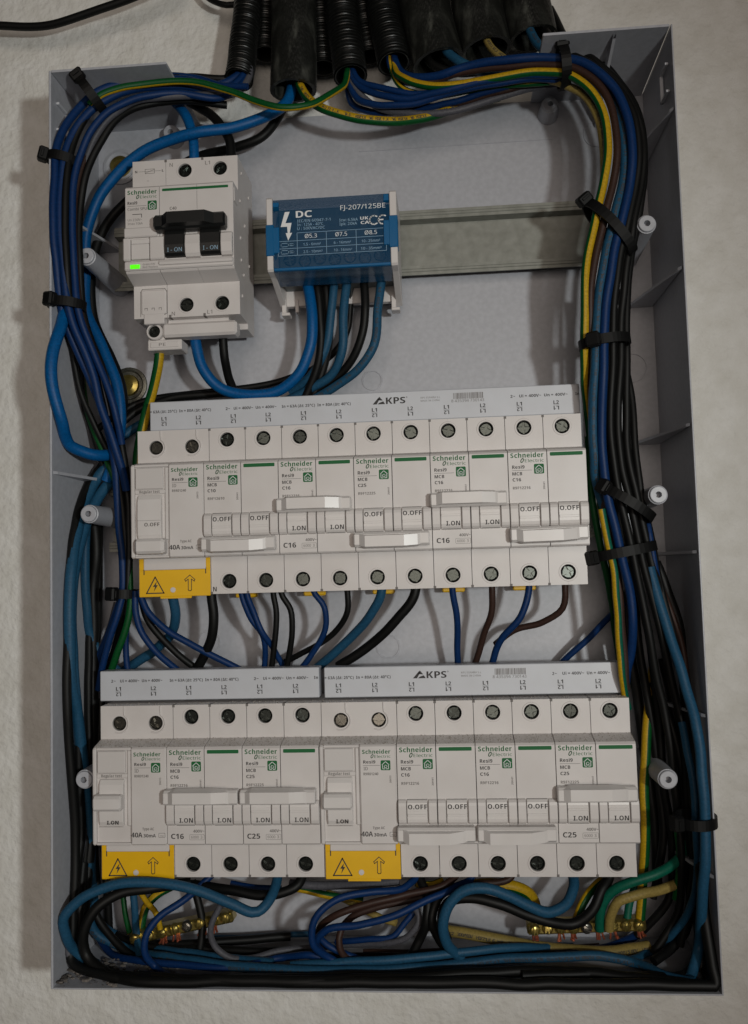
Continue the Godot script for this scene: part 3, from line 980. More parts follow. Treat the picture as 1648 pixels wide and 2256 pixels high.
# one wire; kind "yg" or "yt" is two-coloured: yellow over the angles a0..a1 (0 faces the room), green or teal over the rest
func wire(called: String, label: String, kind: String, r: float, xyz: Array, group := "", a0 := 0.0, a1 := 0.0, legend := "") -> void:
	var fr := frames(wavered(curve_points(xyz, 3.0), 0.45))
	var seg := 12
	if a1 == a0 and legend == "":
		var st := new_st()
		sweep(st, fr, func(_i): return r, seg)
		var o := part(numbered(called), st, M[kind], self)
		tag(o, label, "wire", group)
		return
	var t := thing(called, label, "wire", Vector3.ZERO, group)
	if a1 == a0:
		var s := new_st()
		sweep(s, fr, func(_i): return r, seg)
		part("insulation", s, M[kind], t)
	else:
		var y := new_st()
		sweep(y, fr, func(_i): return r, 7, a0, a1)
		part("yellow_stripe", y, M.yellow, t)
		var g := new_st()
		sweep(g, fr, func(_i): return r, 7, a1, a0 + TAU)
		part("green_stripe", g, M.teal if kind == "yt" else M.green, t)
	if legend:
		# the cable's own lettering, run after run along the side that faces the room
		var p := new_st()
		var pts := wavered(curve_points(xyz, 0.5), 0.45)
		var cap := r * 0.62
		var at := 4.0
		var n := 0
		while at < pts.size() * 0.5 - cap:
			var ch := legend[n % legend.length()]
			n += 1
			if ch != " ":
				var k := int(at / 0.5)
				var tan := (pts[mini(k + 2, pts.size() - 1)] - pts[maxi(k - 2, 0)]).normalized()
				var up := (Vector3.BACK - tan * tan.z).normalized()
				letter(p, ch, pts[k] + up * (r + 0.03), tan, up, cap)
			at += cap * 0.95
		part("print", p, M.ink, t)


# one letter standing across a cable
func letter(st: SurfaceTool, ch: String, at: Vector3, along: Vector3, out: Vector3, cap: float) -> void:
	var flat := new_st()
	text(flat, ch, -cap * 0.36, cap * 0.36, -cap * 0.5, cap, 0.0, true)
	var f := flat.commit().get_faces()
	var b := Basis(along, out.cross(along), out)
	for i in range(0, f.size(), 3):
		tri(st, at + b * (f[i] / S), at + b * (f[i + 1] / S), at + b * (f[i + 2] / S), out)


func conduit(label: String, r: float, ribbed: bool, xyz: Array, flat := 1.0) -> void:
	var t := thing("corrugated_conduit" if ribbed else "smooth_pipe", label, "conduit", Vector3.ZERO, "black conduits entering the top of the box")
	var pts := curve_points(xyz, 0.42 if ribbed else 2.0)
	var fr := frames(pts)
	var st := new_st()
	var wave := func(i): return r * (1.0 - (0.13 * pow(0.5 + 0.5 * cos(i * 0.42 / 3.1 * TAU), 2.0) if ribbed else 0.0))
	sweep(st, fr, wave, 22, 0.0, TAU, false, flat)
	part("outer_wall", st, M.conduit if ribbed else M.pipe, t)
	var inner := new_st()
	sweep(inner, fr, func(_i): return r * 0.84, 20, 0.0, TAU, false, flat, true)
	part("bore", inner, M.conduit if ribbed else M.pipe, t)
	var rim := new_st()
	var f: Array = fr[-1]
	for k in 22:
		var q := []
		for a in [TAU * k / 22, TAU * (k + 1) / 22]:
			var d: Vector3 = f[2] * cos(a) * flat + f[1] * sin(a)
			q.append(f[0] + d * r * 0.84)
			q.append(f[0] + d * r * (0.9 if ribbed else 1.0))
		quad(rim, q[0], q[1], q[3], q[2], f[3])
	part("cut_rim", rim, M.pipe, t)


# cable tie round a bundle: centre, the bundle's direction, half width across, half depth, head angle
func cable_tie(label: String, c: Vector3, dir: Vector2, a: float, b: float, head: float, tail := 0.0) -> void:
	var t := thing("cable_tie", label, "cable tie", c, "black cable ties round the bundles")
	var ax := Vector3(dir.x, dir.y, 0).normalized()
	var side := Vector3(-ax.y, ax.x, 0)
	var st := new_st()
	var n := 36
	var w := 2.3
	for k in n:
		var q := []
		for u in [TAU * k / n, TAU * (k + 1) / n]:
			var e := Vector3.ZERO + side * cos(u) * a + Vector3.BACK * sin(u) * b
			var o := side * cos(u) * (a + 1.1) + Vector3.BACK * sin(u) * (b + 1.1)
			q.append([e - ax * w, o - ax * w, o + ax * w, e + ax * w])
		var out: Vector3 = q[0][1]
		quad(st, q[0][1], q[0][2], q[1][2], q[1][1], out)
		quad(st, q[0][0], q[0][3], q[1][3], q[1][0], -out)
		quad(st, q[0][0], q[0][1], q[1][1], q[1][0], -ax)
		quad(st, q[0][3], q[0][2], q[1][2], q[1][3], ax)
	part("band", st, M.tie, t)
	var hs := new_st()
	box(hs, -3.4, 3.4, -3.0, 3.0, -2.2, 2.8, 0.8)
	box(hs, -1.9, 1.9, -3.6, 3.6, 0.2, 1.4, 0.2)
	var h := part("head", hs, M.tie, t)
	var out := (side * cos(head) * b + Vector3.BACK * sin(head) * a).normalized()
	h.position = (side * cos(head) * (a + 2.2) + Vector3.BACK * sin(head) * (b + 2.2)) * S
	var x := ax
	var y := out.cross(x).normalized()
	h.basis = Basis(x, y, out)
	if tail > 0.0:
		var ts := new_st()
		box(ts, -1.9, 1.9, 0.0, tail, -0.5, 0.5, 0.2)
		var tl := part("cut_tail", ts, M.tie, t)
		tl.position = h.position + (out * 0.8) * S
		tl.basis = Basis(ax, y, ax.cross(y).normalized())


# brass earth bar from one end to the other with its clamp screws and the copper ends under them
func earth_bar(label: String, a: Vector3, b: Vector3, n: int, silver: int) -> void:
	var t := thing("earth_bar", label, "earth bar", a, "brass earth terminal bars at the bottom of the box")
	var d := b - a
	var ang := atan2(d.y, d.x)
	var long := Vector2(d.x, d.y).length()
	t.rotation.z = ang
	var st := new_st()
	box(st, -3.5, long + 3.5, -2.7, 2.9, -8, 0, 0.9)
	part("bar", st, M.brass, t)
	if not cache.has("clamp_screw"):
		var cs := new_st()
		lathe(cs, 0, 0, [Vector2(2.75, -1.5), Vector2(2.75, 0.2), Vector2(2.5, 0.9), Vector2(1.9, 1.45), Vector2(1.0, 1.7), Vector2(0.01, 1.75)], 20)
		for s in [-1.0, 1.0]:
			box(cs, -2.0, 2.0, s * 0.75 - 0.25, s * 0.75 + 0.25, 1.2, 2.0, 0.1)
		cache["clamp_screw"] = cs.commit()
	for k in n:
		var x := long * k / (n - 1)
		var s := put("clamp_screw", cache["clamp_screw"], M.bright_screw if k == silver else M.brass, t, Vector3(x, 0.4 + rng.randf_range(-0.3, 0.3), 0.6 + rng.randf_range(-0.5, 0.5)))
		s.rotation = Vector3(rng.randf_range(-0.15, 0.15), rng.randf_range(-0.15, 0.25), rng.randf() * TAU)
		if k % 3 != 1 or n < 6:
			var c := new_st()
			for i in 5:
				var o := rng.randf_range(-1.6, 1.6)
				sweep(c, frames(curve_points([x + o, -1.5, -2.0, x + o * 1.2, -4.0, -0.2, x + o * 1.5 + rng.randf_range(-0.4, 0.4), -5.8 + rng.randf() * 1.6, 0.9], 1.5)), func(_i): return 0.55, 6)
			part("copper_strands", c, M.copper, t)


func enclosure() -> void:
	var x0 := -38.2
	var x1 := 263.8
	var y0 := -219.8
	var y1 := 220.0
	var zf := 4.0
	var zb := -57.0
	var w := 1.2
	var t := thing("enclosure_box", "white plastic distribution box with its cover taken off", "electrical box", Vector3.ZERO)
	var st := new_st()
	box(st, x0, x1, y0, y1, zb - 2.0, zb, 0.0)
	# shallow moulded rings of the knock-outs and one raised step
	for q in [[113.5, 70.9, 5.2], [250.8, 71.4, 7.5], [118.0, -71.4, 6.0], [21.9, -67.0, 6.0], [238.2, 199.3, 7.0]]:
		lathe(st, q[0], q[1], [Vector2(q[2] + 0.4, zb), Vector2(q[2] + 0.3, zb + 0.5), Vector2(q[2] - 0.3, zb + 0.5), Vector2(q[2] - 0.4, zb)], 30, false)
	box(st, 110, 215, 197.8, 198.4, zb - 0.2, zb + 0.4, 0.1)
	part("back_panel", st, M.box, t)
	var rim := [Vector2(zb - 2.0, 0), Vector2(zf, 0)]
	st = new_st()
	box(st, x0, x0 + w, y0, y1, zb, zf, 0.35)
	part("side_wall", st, M.box, t)
	st = new_st()
	box(st, x1 - 0.7, x1, y0, y1, zb, zf, 0.2)
	part("side_wall", st, M.box, t)
	st = new_st()
	box(st, x0 + w, x1 - 0.7, y0, y0 + 0.7, zb, zf, 0.2)
	part("bottom_wall", st, M.box, t)
	st = new_st()
	prism(st, [Vector2(y1 - w, zb), Vector2(y1 - w, zf), Vector2(y1, zf), Vector2(y1, zb)], x0 + w, 21.6, 0.4)
	part("top_wall", st, M.box, t)
	st = new_st()
	prism(st, [Vector2(y1 - w, zb), Vector2(y1 - w, zf), Vector2(y1, zf), Vector2(y1, zb)], 203.7, x1 - w, 0.4)
	part("top_wall", st, M.box, t)
	# stiffening ribs that narrow towards the rim
	for q in [[0, 150.0], [0, 20.0], [1, 180.0], [1, 104.0], [1, 31.0], [1, -27.0], [1, -100.0], [1, -170.0]]:
		var rs := new_st()
		var y: float = q[1]
		var xa: float = x0 + w if q[0] == 0 else x1 - w
		var s := 1.0 if q[0] == 0 else -1.0
		var pa := [Vector3(xa, y, zf - 1.5), Vector3(xa, y, zb), Vector3(xa + s * 13, y, zb), Vector3(xa + s * 1.2, y, zf - 4)]
		var up := Vector3(0, 0.7, 0)
		quad(rs, pa[0] + up, pa[1] + up, pa[2] + up, pa[3] + up, Vector3.UP)
		quad(rs, pa[0] - up, pa[1] - up, pa[2] - up, pa[3] - up, Vector3.DOWN)
		quad(rs, pa[2] + up, pa[3] + up, pa[3] - up, pa[2] - up, Vector3(s, 0, 1))
		quad(rs, pa[3] + up, pa[0] + up, pa[0] - up, pa[3] - up, Vector3(0, 0, 1))
		part("rib", rs, M.box, t)
	var ts := new_st()
	quad(ts, Vector3(237, y1 - w, zf - 2), Vector3(237, y1 - w, zb), Vector3(237, y1 - w - 16, zb), Vector3(237, y1 - w - 1.5, zf - 4), Vector3.LEFT)
	quad(ts, Vector3(238.4, y1 - w, zf - 2), Vector3(238.4, y1 - w, zb), Vector3(238.4, y1 - w - 16, zb), Vector3(238.4, y1 - w - 1.5, zf - 4), Vector3.RIGHT)
	quad(ts, Vector3(237, y1 - w - 16, zb), Vector3(237, y1 - w - 1.5, zf - 4), Vector3(238.4, y1 - w - 1.5, zf - 4), Vector3(238.4, y1 - w - 16, zb), Vector3.DOWN)
	part("rib", ts, M.box, t)
	# bosses for the cover screws
	for q in [[-24.5, 129.8, -8.0], [250.6, 129.8, -8.0], [-24.0, 0.3, -8.0], [249.6, 0.2, -8.0], [-27.0, -127.8, -8.0], [247.6, -130.2, -8.0], [212.6, 211.5, -45.0], [7.0, 212.0, -48.0]]:
		var b := new_st()
		var z: float = q[2]
		lathe(b, q[0], q[1], [Vector2(5.6, zb), Vector2(4.5, z - 1.6), Vector2(4.1, z - 1.4), Vector2(3.9, z - 0.2), Vector2(3.6, z), Vector2(1.5, z), Vector2(1.4, z - 5.0), Vector2(0.01, z - 5.0)], 26, false)
		part("screw_boss", b, M.box, t)
	# latch windows in the side walls: a raised frame with a dark slot
	for q in [[1, 198.0], [0, 200.0]]:
		var l := new_st()
		var xa: float = x1 - w if q[0] == 1 else x0 + w
		var s := -1.0 if q[0] == 1 else 1.0
		var y: float = q[1]
		for e in [[y - 7.5, y - 6.3, -14.0, -2.0], [y - 7.5, y + 7.0, -14.0, -12.6], [y + 5.8, y + 7.0, -14.0, -2.0]]:
			box(l, minf(xa, xa + s * 1.6), maxf(xa, xa + s * 1.6), e[0], e[1], e[2], e[3], 0.2)
		part("latch_frame", l, M.cover, t)
	# washers and fixing screws that hold the box to the wall
	for q in [[-24.0, 198.0], [-20.5, 74.0]]:
		var ws := new_st()
		lathe(ws, q[0], q[1], [Vector2(10.2, zb), Vector2(10.0, zb + 1.2), Vector2(8.4, zb + 1.6), Vector2(7.6, zb + 0.8), Vector2(4.0, zb + 0.9)], 30, false)
		var wo := part("washer", ws, M.box if q[1] > 100 else M.steel, t)
		var fs := new_st()
		lathe(fs, q[0], q[1], [Vector2(6.0, zb + 0.9), Vector2(5.6, zb + 2.6), Vector2(3.2, zb + 3.4), Vector2(0.01, zb + 3.5)], 24)
		stroke(fs, [Vector2(q[0] - 2, q[1] + 1), Vector2(q[0] + 2, q[1] - 1)], 0.8, zb + 3.55)
		part("fixing_screw", fs, M.brass, wo)


func din_rail(label: String, xa: float, xb: float, y: float) -> void:
	var t := thing("din_rail", label, "mounting rail", Vector3(0, y, 0), "steel mounting rails screwed to the back of the box")
	var st := new_st()
	var f := -45.5
	prism(st, [Vector2(-17.5, f - 1.0), Vector2(-17.5, f), Vector2(-12.6, f), Vector2(-12.2, f - 6.2), Vector2(12.2, f - 6.2), Vector2(12.6, f), Vector2(17.5, f), Vector2(17.5, f - 1.0), Vector2(13.6, f - 1.0), Vector2(13.2, f - 7.4), Vector2(-13.2, f - 7.4), Vector2(-13.6, f - 1.0)], xa, xb, 0.0)
	for s in [-1.0, 1.0]:
		prism(st, [Vector2(s * 14.0, f - 0.1), Vector2(s * 14.5, f + 0.35), Vector2(s * 15.6, f + 0.35), Vector2(s * 16.1, f - 0.1)], xa, xb, 0.0)
	part("rail_profile", st, M.rail, t)
	for x in [xa + 12.0, xb - 12.0]:
		var ft := new_st()
		box(ft, x - 6, x + 6, -9, 9, -57.0, f - 7.4, 0.5)
		part("stand_off", ft, M.box, t)


func plaster_wall() -> void:
	# finely heaved plaster: a grid with trowel marks a fraction of a millimetre high
	var n := FastNoiseLite.new()
	n.seed = 21
	n.frequency = 0.055
	n.fractal_octaves = 3
	var n2 := FastNoiseLite.new()
	n2.seed = 22
	n2.frequency = 0.012
	n2.fractal_octaves = 2
	var st := new_st()
	var x0 := -260.0
	var y0 := -420.0
	var d := 3.0
	var nx := 244
	var ny := 300
	for j in ny + 1:
		for i in nx + 1:
			var x := x0 + i * d
			var y := y0 + j * d
			var ridge := maxf(0.0, n.get_noise_2d(x, y * 0.8) - 0.05)
			var z := -62.0 + 1.1 * ridge + 0.9 * n2.get_noise_2d(x, y)
			st.set_smooth_group(0)
			st.add_vertex(mm(x, y, z))
	for j in ny:
		for i in nx:
			var a := j * (nx + 1) + i
			for k in [a, a + nx + 1, a + 1, a + 1, a + nx + 1, a + nx + 2]:
				st.add_index(k)
	st.generate_normals()
	var o := part("wall", st, M.wall, self)
	tag(o, "rough white plastered wall behind the box", "wall", "", "structure")


# dust lying on the ledges of the lower breakers: grains one could brush off
func ledge_dust() -> void:
	var grain := new_st()
	box(grain, -0.5, 0.5, -0.5, 0.5, -0.5, 0.5, 0.15)
	var m := MultiMesh.new()
	m.transform_format = MultiMesh.TRANSFORM_3D
	m.mesh = grain.commit()
	var spots := []
	for k in 2800:
		var x := rng.randf_range(-19.0, 232.0)
		var lip := rng.randf() < 0.75
		var z := rng.randf_range(-10.8, -0.9) if lip else rng.randf_range(-19.5, -11.4)
		var y := -133.8 + 22.45 - (z + 0.9) * 0.22 if lip else -93.3
		var s := pow(rng.randf(), 3.0) * 0.38 + 0.12
		spots.append(Transform3D(Basis.from_euler(Vector3(rng.randf() * 3.0, rng.randf() * 3.0, 0)).scaled(Vector3.ONE * s), mm(x, y, z)))
	m.instance_count = spots.size()
	for k in spots.size():
		m.set_instance_transform(k, spots[k])
	var o := MultiMeshInstance3D.new()
	o.name = "dust"
	o.multimesh = m
	o.material_override = mat(Color(0.60, 0.575, 0.55), 1.0)
	add_child(o)
	tag(o, "grey dust lying along the ledges of the bottom row of breakers", "dust", "", "stuff")


# crumbs of plaster and dirt fallen into the bottom corner of the box
func crumbs() -> void:
	var chip := new_st()
	box(chip, -0.5, 0.5, -0.4, 0.4, -0.5, 0.5, 0.2)
	var m := MultiMesh.new()
	m.transform_format = MultiMesh.TRANSFORM_3D
	m.use_colors = true
	m.mesh = chip.commit()
	m.instance_count = 260
	for k in 260:
		var d := pow(rng.randf(), 1.4)
		var s := pow(rng.randf(), 3.0) * 2.4 + 0.4
		var at := mm(-35.5 + d * 52.0, -218.9 + rng.randf() * 1.6, rng.randf_range(-26.0, 2.6))
		m.set_instance_transform(k, Transform3D(Basis.from_euler(Vector3(rng.randf() * 3.0, rng.randf() * 3.0, rng.randf() * 3.0)).scaled(Vector3(s * 1.3, s * 0.45, s * rng.randf_range(0.6, 1.4))), at))
		var g := rng.randf_range(0.05, 0.2)
		m.set_instance_color(k, Color(g, g * 0.88, g * 0.8))
	var o := MultiMeshInstance3D.new()
	o.name = "debris"
	o.multimesh = m
	var c := mat(Color(1, 1, 1), 1.0)
	c.vertex_color_use_as_albedo = true
	o.material_override = c
	add_child(o)
	tag(o, "crumbs of plaster and dirt in the bottom corner of the box", "debris", "", "stuff")


func _ready() -> void:
	rng.seed = 7
	var cam := Camera3D.new()
	cam.name = "camera"
	add_child(cam)
	cam.position = mm(150.20, -32.89, 414.32)
	cam.rotation = Vector3(0.06927, 0.07977, -0.02771)
	cam.fov = 59.826
	cam.near = 0.02
	cam.far = 20.0
	cam.current = true
	var we := WorldEnvironment.new()
	we.name = "environment"
	var env := Environment.new()
	env.background_mode = Environment.BG_COLOR
	env.background_color = Color(0.60, 0.57, 0.55)
	env.background_energy_multiplier = 0.03
	env.tonemap_mode = Environment.TONE_MAPPER_LINEAR
	env.tonemap_exposure = 1.0
	env.sdfgi_enabled = true
	env.ssao_enabled = true
	env.ssil_enabled = true
	we.environment = env
	add_child(we)
	# the hand torch that lit the photograph: beside the camera, a little lower than the box's middle
	var torch := SpotLight3D.new()
	torch.name = "hand_torch_light"
	torch.position = mm(425.0, -24.0, 650.0)
	torch.light_color = Color(0.985, 1.0, 0.985)
	torch.light_energy = 0.25
	torch.light_size = 0.02
	torch.spot_range = 6.0
	torch.spot_attenuation = 2.0
	torch.spot_angle = 36.0
	torch.spot_angle_attenuation = 1.0
	torch.shadow_enabled = true
	add_child(torch)
	torch.look_at_from_position(torch.position, mm(-60.0, 5.0, -60.0))
	# the dim room behind the photographer: a broad warm glow from the front
	var room := AreaLight3D.new()
	room.name = "room_glow_light"
	room.area_size = Vector2(1.1, 1.1)
	room.position = Vector3(0.30, 0.10, 1.9)
	room.rotation = Vector3(0.04, 0.06, 0.0)
	room.light_color = Color(1.0, 0.94, 0.885)
	room.light_energy = 1.03
	room.area_range = 8.0
	room.shadow_enabled = true
	add_child(room)
	make_materials()
	# the place: wall, box, rails
	plaster_wall()
	enclosure()
	din_rail("bare steel mounting rail behind the main breaker and distribution block", -24.0, 232.0, 141.0)
	din_rail("steel mounting rail behind the upper row of breakers", -28.0, 236.0, 0.0)
	din_rail("steel mounting rail behind the lower row of breakers", -28.0, 240.0, -133.8)
	# conduits through the open top
	conduit("ribbed black conduit nearest the stray cable, first of the row", 7.6, true, [55.6, 316.7, -40, 54.2, 293.6, -40, 53.2, 269.3, -38, 51.1, 250.5, -36, 50.6, 235.6, -32, 49.9, 227.4, -29], 1.0)
	conduit("open-ended smooth black pipe between two ribbed conduits", 12.2, false, [76.6, 317.8, -44, 77.7, 286.5, -40, 78.8, 247.1, -34, 78.6, 219.4, -29], 0.75)
	conduit("ribbed black conduit with blue and grey wires coming out of it", 9.0, true, [102, 312.6, -40, 103.2, 284.3, -40, 104.8, 260.1, -38, 106.8, 243.6, -36, 108.4, 227.3, -33], 1.0)
	conduit("ribbed black conduit with a yellow and green wire coming out of it", 8.8, true, [122.9, 312.2, -42, 124.6, 283.9, -42, 126.5, 262.8, -41, 129.1, 248.7, -39, 131.3, 234.3, -36], 1.0)
	conduit("wide dusty smooth pipe beside the last ribbed conduit", 13.6, false, [142.1, 313.5, -46, 146.2, 282.8, -43, 150.2, 255.2, -40, 154.6, 232.5, -36], 0.8)
	conduit("dusty smooth pipe with a cream wire coming out of it", 13.2, false, [171.4, 310.9, -46, 174.4, 280.4, -43, 177.3, 255.5, -40, 179.8, 238.1, -37], 0.8)
	conduit("smooth pipe at the end of the row beside the box's corner", 12.8, false, [196.8, 308.6, -46, 199.9, 279, -44, 202.5, 259.8, -42, 204.6, 244.4, -40], 0.8)
	conduit("ribbed conduit half hidden behind the first one and the smooth pipe", 7.2, true, [62.6, 325.1, -52, 61.7, 295.4, -51, 61, 273.9, -50, 60.7, 251.9, -48], 1.0)
	conduit("ribbed conduit half hidden between the first smooth pipe and the next ribbed one", 7.2, true, [90.6, 322.6, -52, 91, 292.9, -51, 91.6, 266.2, -50, 92.3, 241.8, -48], 1.0)
	conduit("ribbed conduit half hidden beside the widest smooth pipe", 7.0, true, [133.8, 318.7, -52, 136.5, 289.1, -51, 138.8, 267.6, -50, 140.8, 248.9, -49], 1.0)
	conduit("ribbed conduit half hidden between the two narrow ribbed ones", 7.0, true, [110.6, 322.3, -54, 113, 291.8, -52, 115.7, 267.5, -51, 117.8, 246.8, -49], 1.0)
	# devices on the rails
	surge_breaker(Vector3(-1.3, 137.5, 0))
	distribution_block(Vector3(67.6, 134.4, -6))
	residual_device("upper residual device, switched off, first in the upper row", Vector3(0, 0, 0), false)
	breaker("ten amp breaker, switched off, beside the upper residual device", Vector3(36, 0, 0), "C10", "R9F12610", false)
	breaker("upper sixteen amp breaker, switched on, between the ten and twenty-five amp ones", Vector3(72, 0, 0), "C16", "R9F12216", true)
	breaker("upper twenty-five amp breaker, switched off, between two switched-on ones", Vector3(108, 0, 0), "C25", "R9F12225", false)
	breaker("upper sixteen amp breaker, switched on, next but one to the row's end", Vector3(144, 0, 0), "C16", "R9F12216", true)
	breaker("upper sixteen amp breaker, switched off, at the end by the cable bundle", Vector3(180, 0, 0), "C16", "R9F12216", false, 0.012)
	var lx := -19.69
	var ly := -133.81
	residual_device("lower residual device, switched on, in the bottom corner by the side wall", Vector3(lx, ly, 0), true)
	breaker("lower sixteen amp breaker, switched on, beside the outermost residual device", Vector3(lx + 36, ly, 0), "C16", "R9F12216", true)
	breaker("lower twenty-five amp breaker, switched on, between a sixteen amp one and a residual device", Vector3(lx + 72, ly, 0), "C25", "R9F12225", true)
	residual_device("lower residual device, switched on, in the middle of the bottom row", Vector3(lx + 108, ly, 0), true)
	breaker("lower sixteen amp breaker, switched off, beside the middle residual device", Vector3(lx + 144, ly, 0), "C16", "R9F12216", false)
	breaker("lower sixteen amp breaker, switched off, beside the last switched-on breaker", Vector3(lx + 180, ly, 0), "C16", "R9F12216", false)
	breaker("lower twenty-five amp breaker, switched on, last in the bottom row", Vector3(lx + 216, ly, 0), "C25", "R9F12225", true)
	busbar("white printed busbar cover above the upper row", Vector3(3.4, 42.0, -20), 213.8, [["= 63A (Δt: 25°C)  In = 80A (Δt: 40°C)", 0.1, 31.4], ["2~", 38.9, 41.2], ["Ui = 400V~  Un = 400V~", 43.0, 64.7], ["In = 63A (Δt: 25°C)  In = 80A (Δt: 40°C)", 67.4, 102.0], ["2~", 180.5, 182.8], ["Ui = 400V~  Un = 400V~", 184.8, 208.1], ["In", 211.8, 213.6]], 7.2, 12, 112.9, 152.7)
	busbar("shorter printed busbar cover above the first half of the lower row", Vector3(-23.4, -92.2, -20), 109.8, [["2~", 5.7, 8.0], ["Ui = 400V~  Un = 400V~", 10.3, 31.7], ["In = 63A (Δt: 25°C)  In = 80A (Δt: 40°C)", 35.4, 69.9], ["2~", 77.6, 79.9], ["Ui = 400V~  Un = 400V~", 82.2, 104.5], ["In", 107.3, 109.3]], 9.4, 6, 0.0, 0.0)
	busbar("longer printed busbar cover above the second half of the lower row", Vector3(88.9, -92.4, -20), 141.6, [["= 63A (Δt: 25°C)  In = 80A (Δt: 40°C)", 0.2, 32.4], ["2~", 109.7, 111.8], ["Ui = 400V~  Un = 400V~", 114.5, 136.8], ["In", 140.3, 141.5]], 6.9, 8, 43.2, 82.5)
	earth_bar("small brass earth bar behind the loops, with eight screws", Vector3(-10.5, -211.3, -32.0), Vector3(35.3, -201.4, -32.0), 8, 4)
	earth_bar("large brass earth bar under the last lower breakers, with nine screws", Vector3(186.4, -205.3, -30.0), Vector3(235.6, -203.4, -30.0), 9, 4)
	# ties and wires
	cable_tie("black tie round the bundle at the box's top corner, its head upwards", Vector3(-17.9, 208.5, -3.0), Vector2(0.82, 0.57), 9.6, 11.0, 0.35, 0)
	cable_tie("black tie with its square head over the box edge, below the corner tie", Vector3(-33.0, 176.0, -2.0), Vector2(0.25, 0.97), 7.4, 7.2, 0.45, 0)
	cable_tie("black tie where the side bundle fans out, above the blue loop", Vector3(-32.5, 103.8, -4.0), Vector2(0.12, 0.99), 8.2, 7.4, 1.1, 0)
	cable_tie("black tie in deep shade beside the upper row's yellow cover", Vector3(-13.4, -39.5, -27.0), Vector2(0.05, 1), 6.2, 6.4, 1.2, 0)
	cable_tie("black tie round the horizontal wires beside the box's top corner", Vector3(214.6, 210.3, -10.0), Vector2(1, 0.1), 8.6, 10.5, 0.5, 0)
	cable_tie("slanted black tie over the bundle at the end of the bare rail", Vector3(231.5, 125.9, -1.0), Vector2(0.77, 0.64), 15.5, 8.0, 0.15, 0)
	cable_tie("level black tie with its head in front, below the bare rail", Vector3(227.5, 72.4, -5.0), Vector2(-0.1, 0.99), 11.0, 8.6, 1.05, 0)
	cable_tie("black tie between the upper row and a screw boss", Vector3(235.7, -2.8, -13.0), Vector2(0.56, 0.83), 13.6, 9.0, 0.55, 0)
	cable_tie("black tie with a long block head near the upper row's last terminal", Vector3(233.8, -25.7, -14.0), Vector2(-0.17, 0.98), 14.2, 9.5, 0.3, 0)
	cable_tie("black tie round the cables close to the bottom corner of the box", Vector3(257.2, -146.7, -3.0), Vector2(0, 1), 8.3, 10.0, 0.5, 0)
	wire("dark_blue_wire", "dark blue wire at the outer edge of the tied bundle under the corner tie", "dark_blue", 2.04, [51.1, 250.5, -36, 51.5, 232.3, -30, 39.7, 223.5, -25, 22, 224.4, -20, 0, 222.1, -14, -18, 213.6, -8, -28.1, 201.5, -4, -34.2, 185.3, 1, -35.4, 163.2, 4, -35.7, 140.2, 4.5, -34.8, 118.4, 2, -34.8, 99.8, -4, -27.5, 74, -12, -19.8, 53.7, -16, -16.5, 29.1, -22, -15.4, -3, -26, -15, -42.2, -28, -24.1, -60.8, -34, -33.9, -79.7, -40, -34.8, -108.3, -44])
	wire("dark_blue_wire", "second dark blue wire in from the box edge, lying on the tied bundle", "dark_blue", 2.04, [52, 249.2, -34, 53.1, 229.1, -28, 42.8, 218.1, -22, 23.1, 218.6, -16, 1.7, 215.1, -9, -13, 206.5, -3, -23, 195.5, 0, -29.1, 182.2, 2, -32.2, 163.5, 3, -32.7, 140.6, 3, -31.2, 118.2, 2, -29.6, 98.7, -1, -23.5, 75.2, -8, -19.3, 55.5, -13, -13, 30.8, -18, -10.7, 12.9, -24])
	wire("black_wire", "black wire between the two pairs of dark blue wires in the bundle", "black", 1.92, [50.2, 251.8, -38, 48.3, 231.3, -32, 24.5, 230.2, -28, -1.4, 222.5, -18, -12.5, 210.4, -6, -21.5, 197.6, -1, -27.2, 182.5, 1, -29.7, 163.3, 3, -30.2, 140.5, 3, -29.6, 118.1, 2, -29.3, 99.2, -3, -22.5, 69.6, -14, -18, 40.5, -20, -13.9, 8.5, -26, -13.9, -42.3, -30, -19.6, -61, -36, -28.6, -82.4, -42])
	wire("dark_blue_wire", "dark blue wire beside the brown one in the tied bundle", "dark_blue", 1.8, [52.3, 249.8, -35, 54.7, 227.5, -28, 41.4, 212.6, -18, 21.9, 212.9, -12, 5.1, 208.7, -6, -8.3, 200.4, -1, -16.8, 189.9, 1, -23.1, 177.6, 1, -26.6, 164, 1, -27.4, 141.1, 1, -26.6, 118.6, 0, -25.2, 98.7, -2, -20, 77.3, -8, -12, 52.7, -12, -10.2, 35.2, -18])
	wire("brown_wire", "thin brown wire squeezed between dark blue and grey in the bundle", "brown", 1.44, [48.1, 222.2, -30, 22.4, 214, -18, 0.6, 209.4, -12, -11.4, 199.5, -6, -18.9, 186.8, -4, -24.3, 172.6, -3, -27.2, 158.9, -3, -27.8, 138.1, -3, -27.4, 115.4, -4, -25.9, 97.9, -7, -18.9, 71.8, -14])
	wire("grey_wire", "light grey wire curving under the corner tie", "grey", 1.8, [52.8, 247.2, -35, 55.6, 225.9, -27, 51.4, 218.6, -24, 39, 214.2, -18, 19.5, 211.4, -12, 2, 208.1, -8, -8.7, 199.7, -4, -17.3, 188.5, -3, -23.4, 175.4, -4, -27.5, 160.2, -6, -29, 140.1, -8])
	wire("black_wire", "black wire on the inner edge of the tied bundle by the corner", "black", 1.92, [44.1, 212.9, -26, 26.6, 212.9, -20, 7, 210.1, -14, -7, 200.7, -8, -15.3, 187, -5, -22.4, 170.6, -4, -25.7, 155, -5, -27, 129.9, -6, -26.3, 100.8, -9, -18.1, 67.5, -16, -13.5, 40.6, -22, -10.8, 10.9, -28])
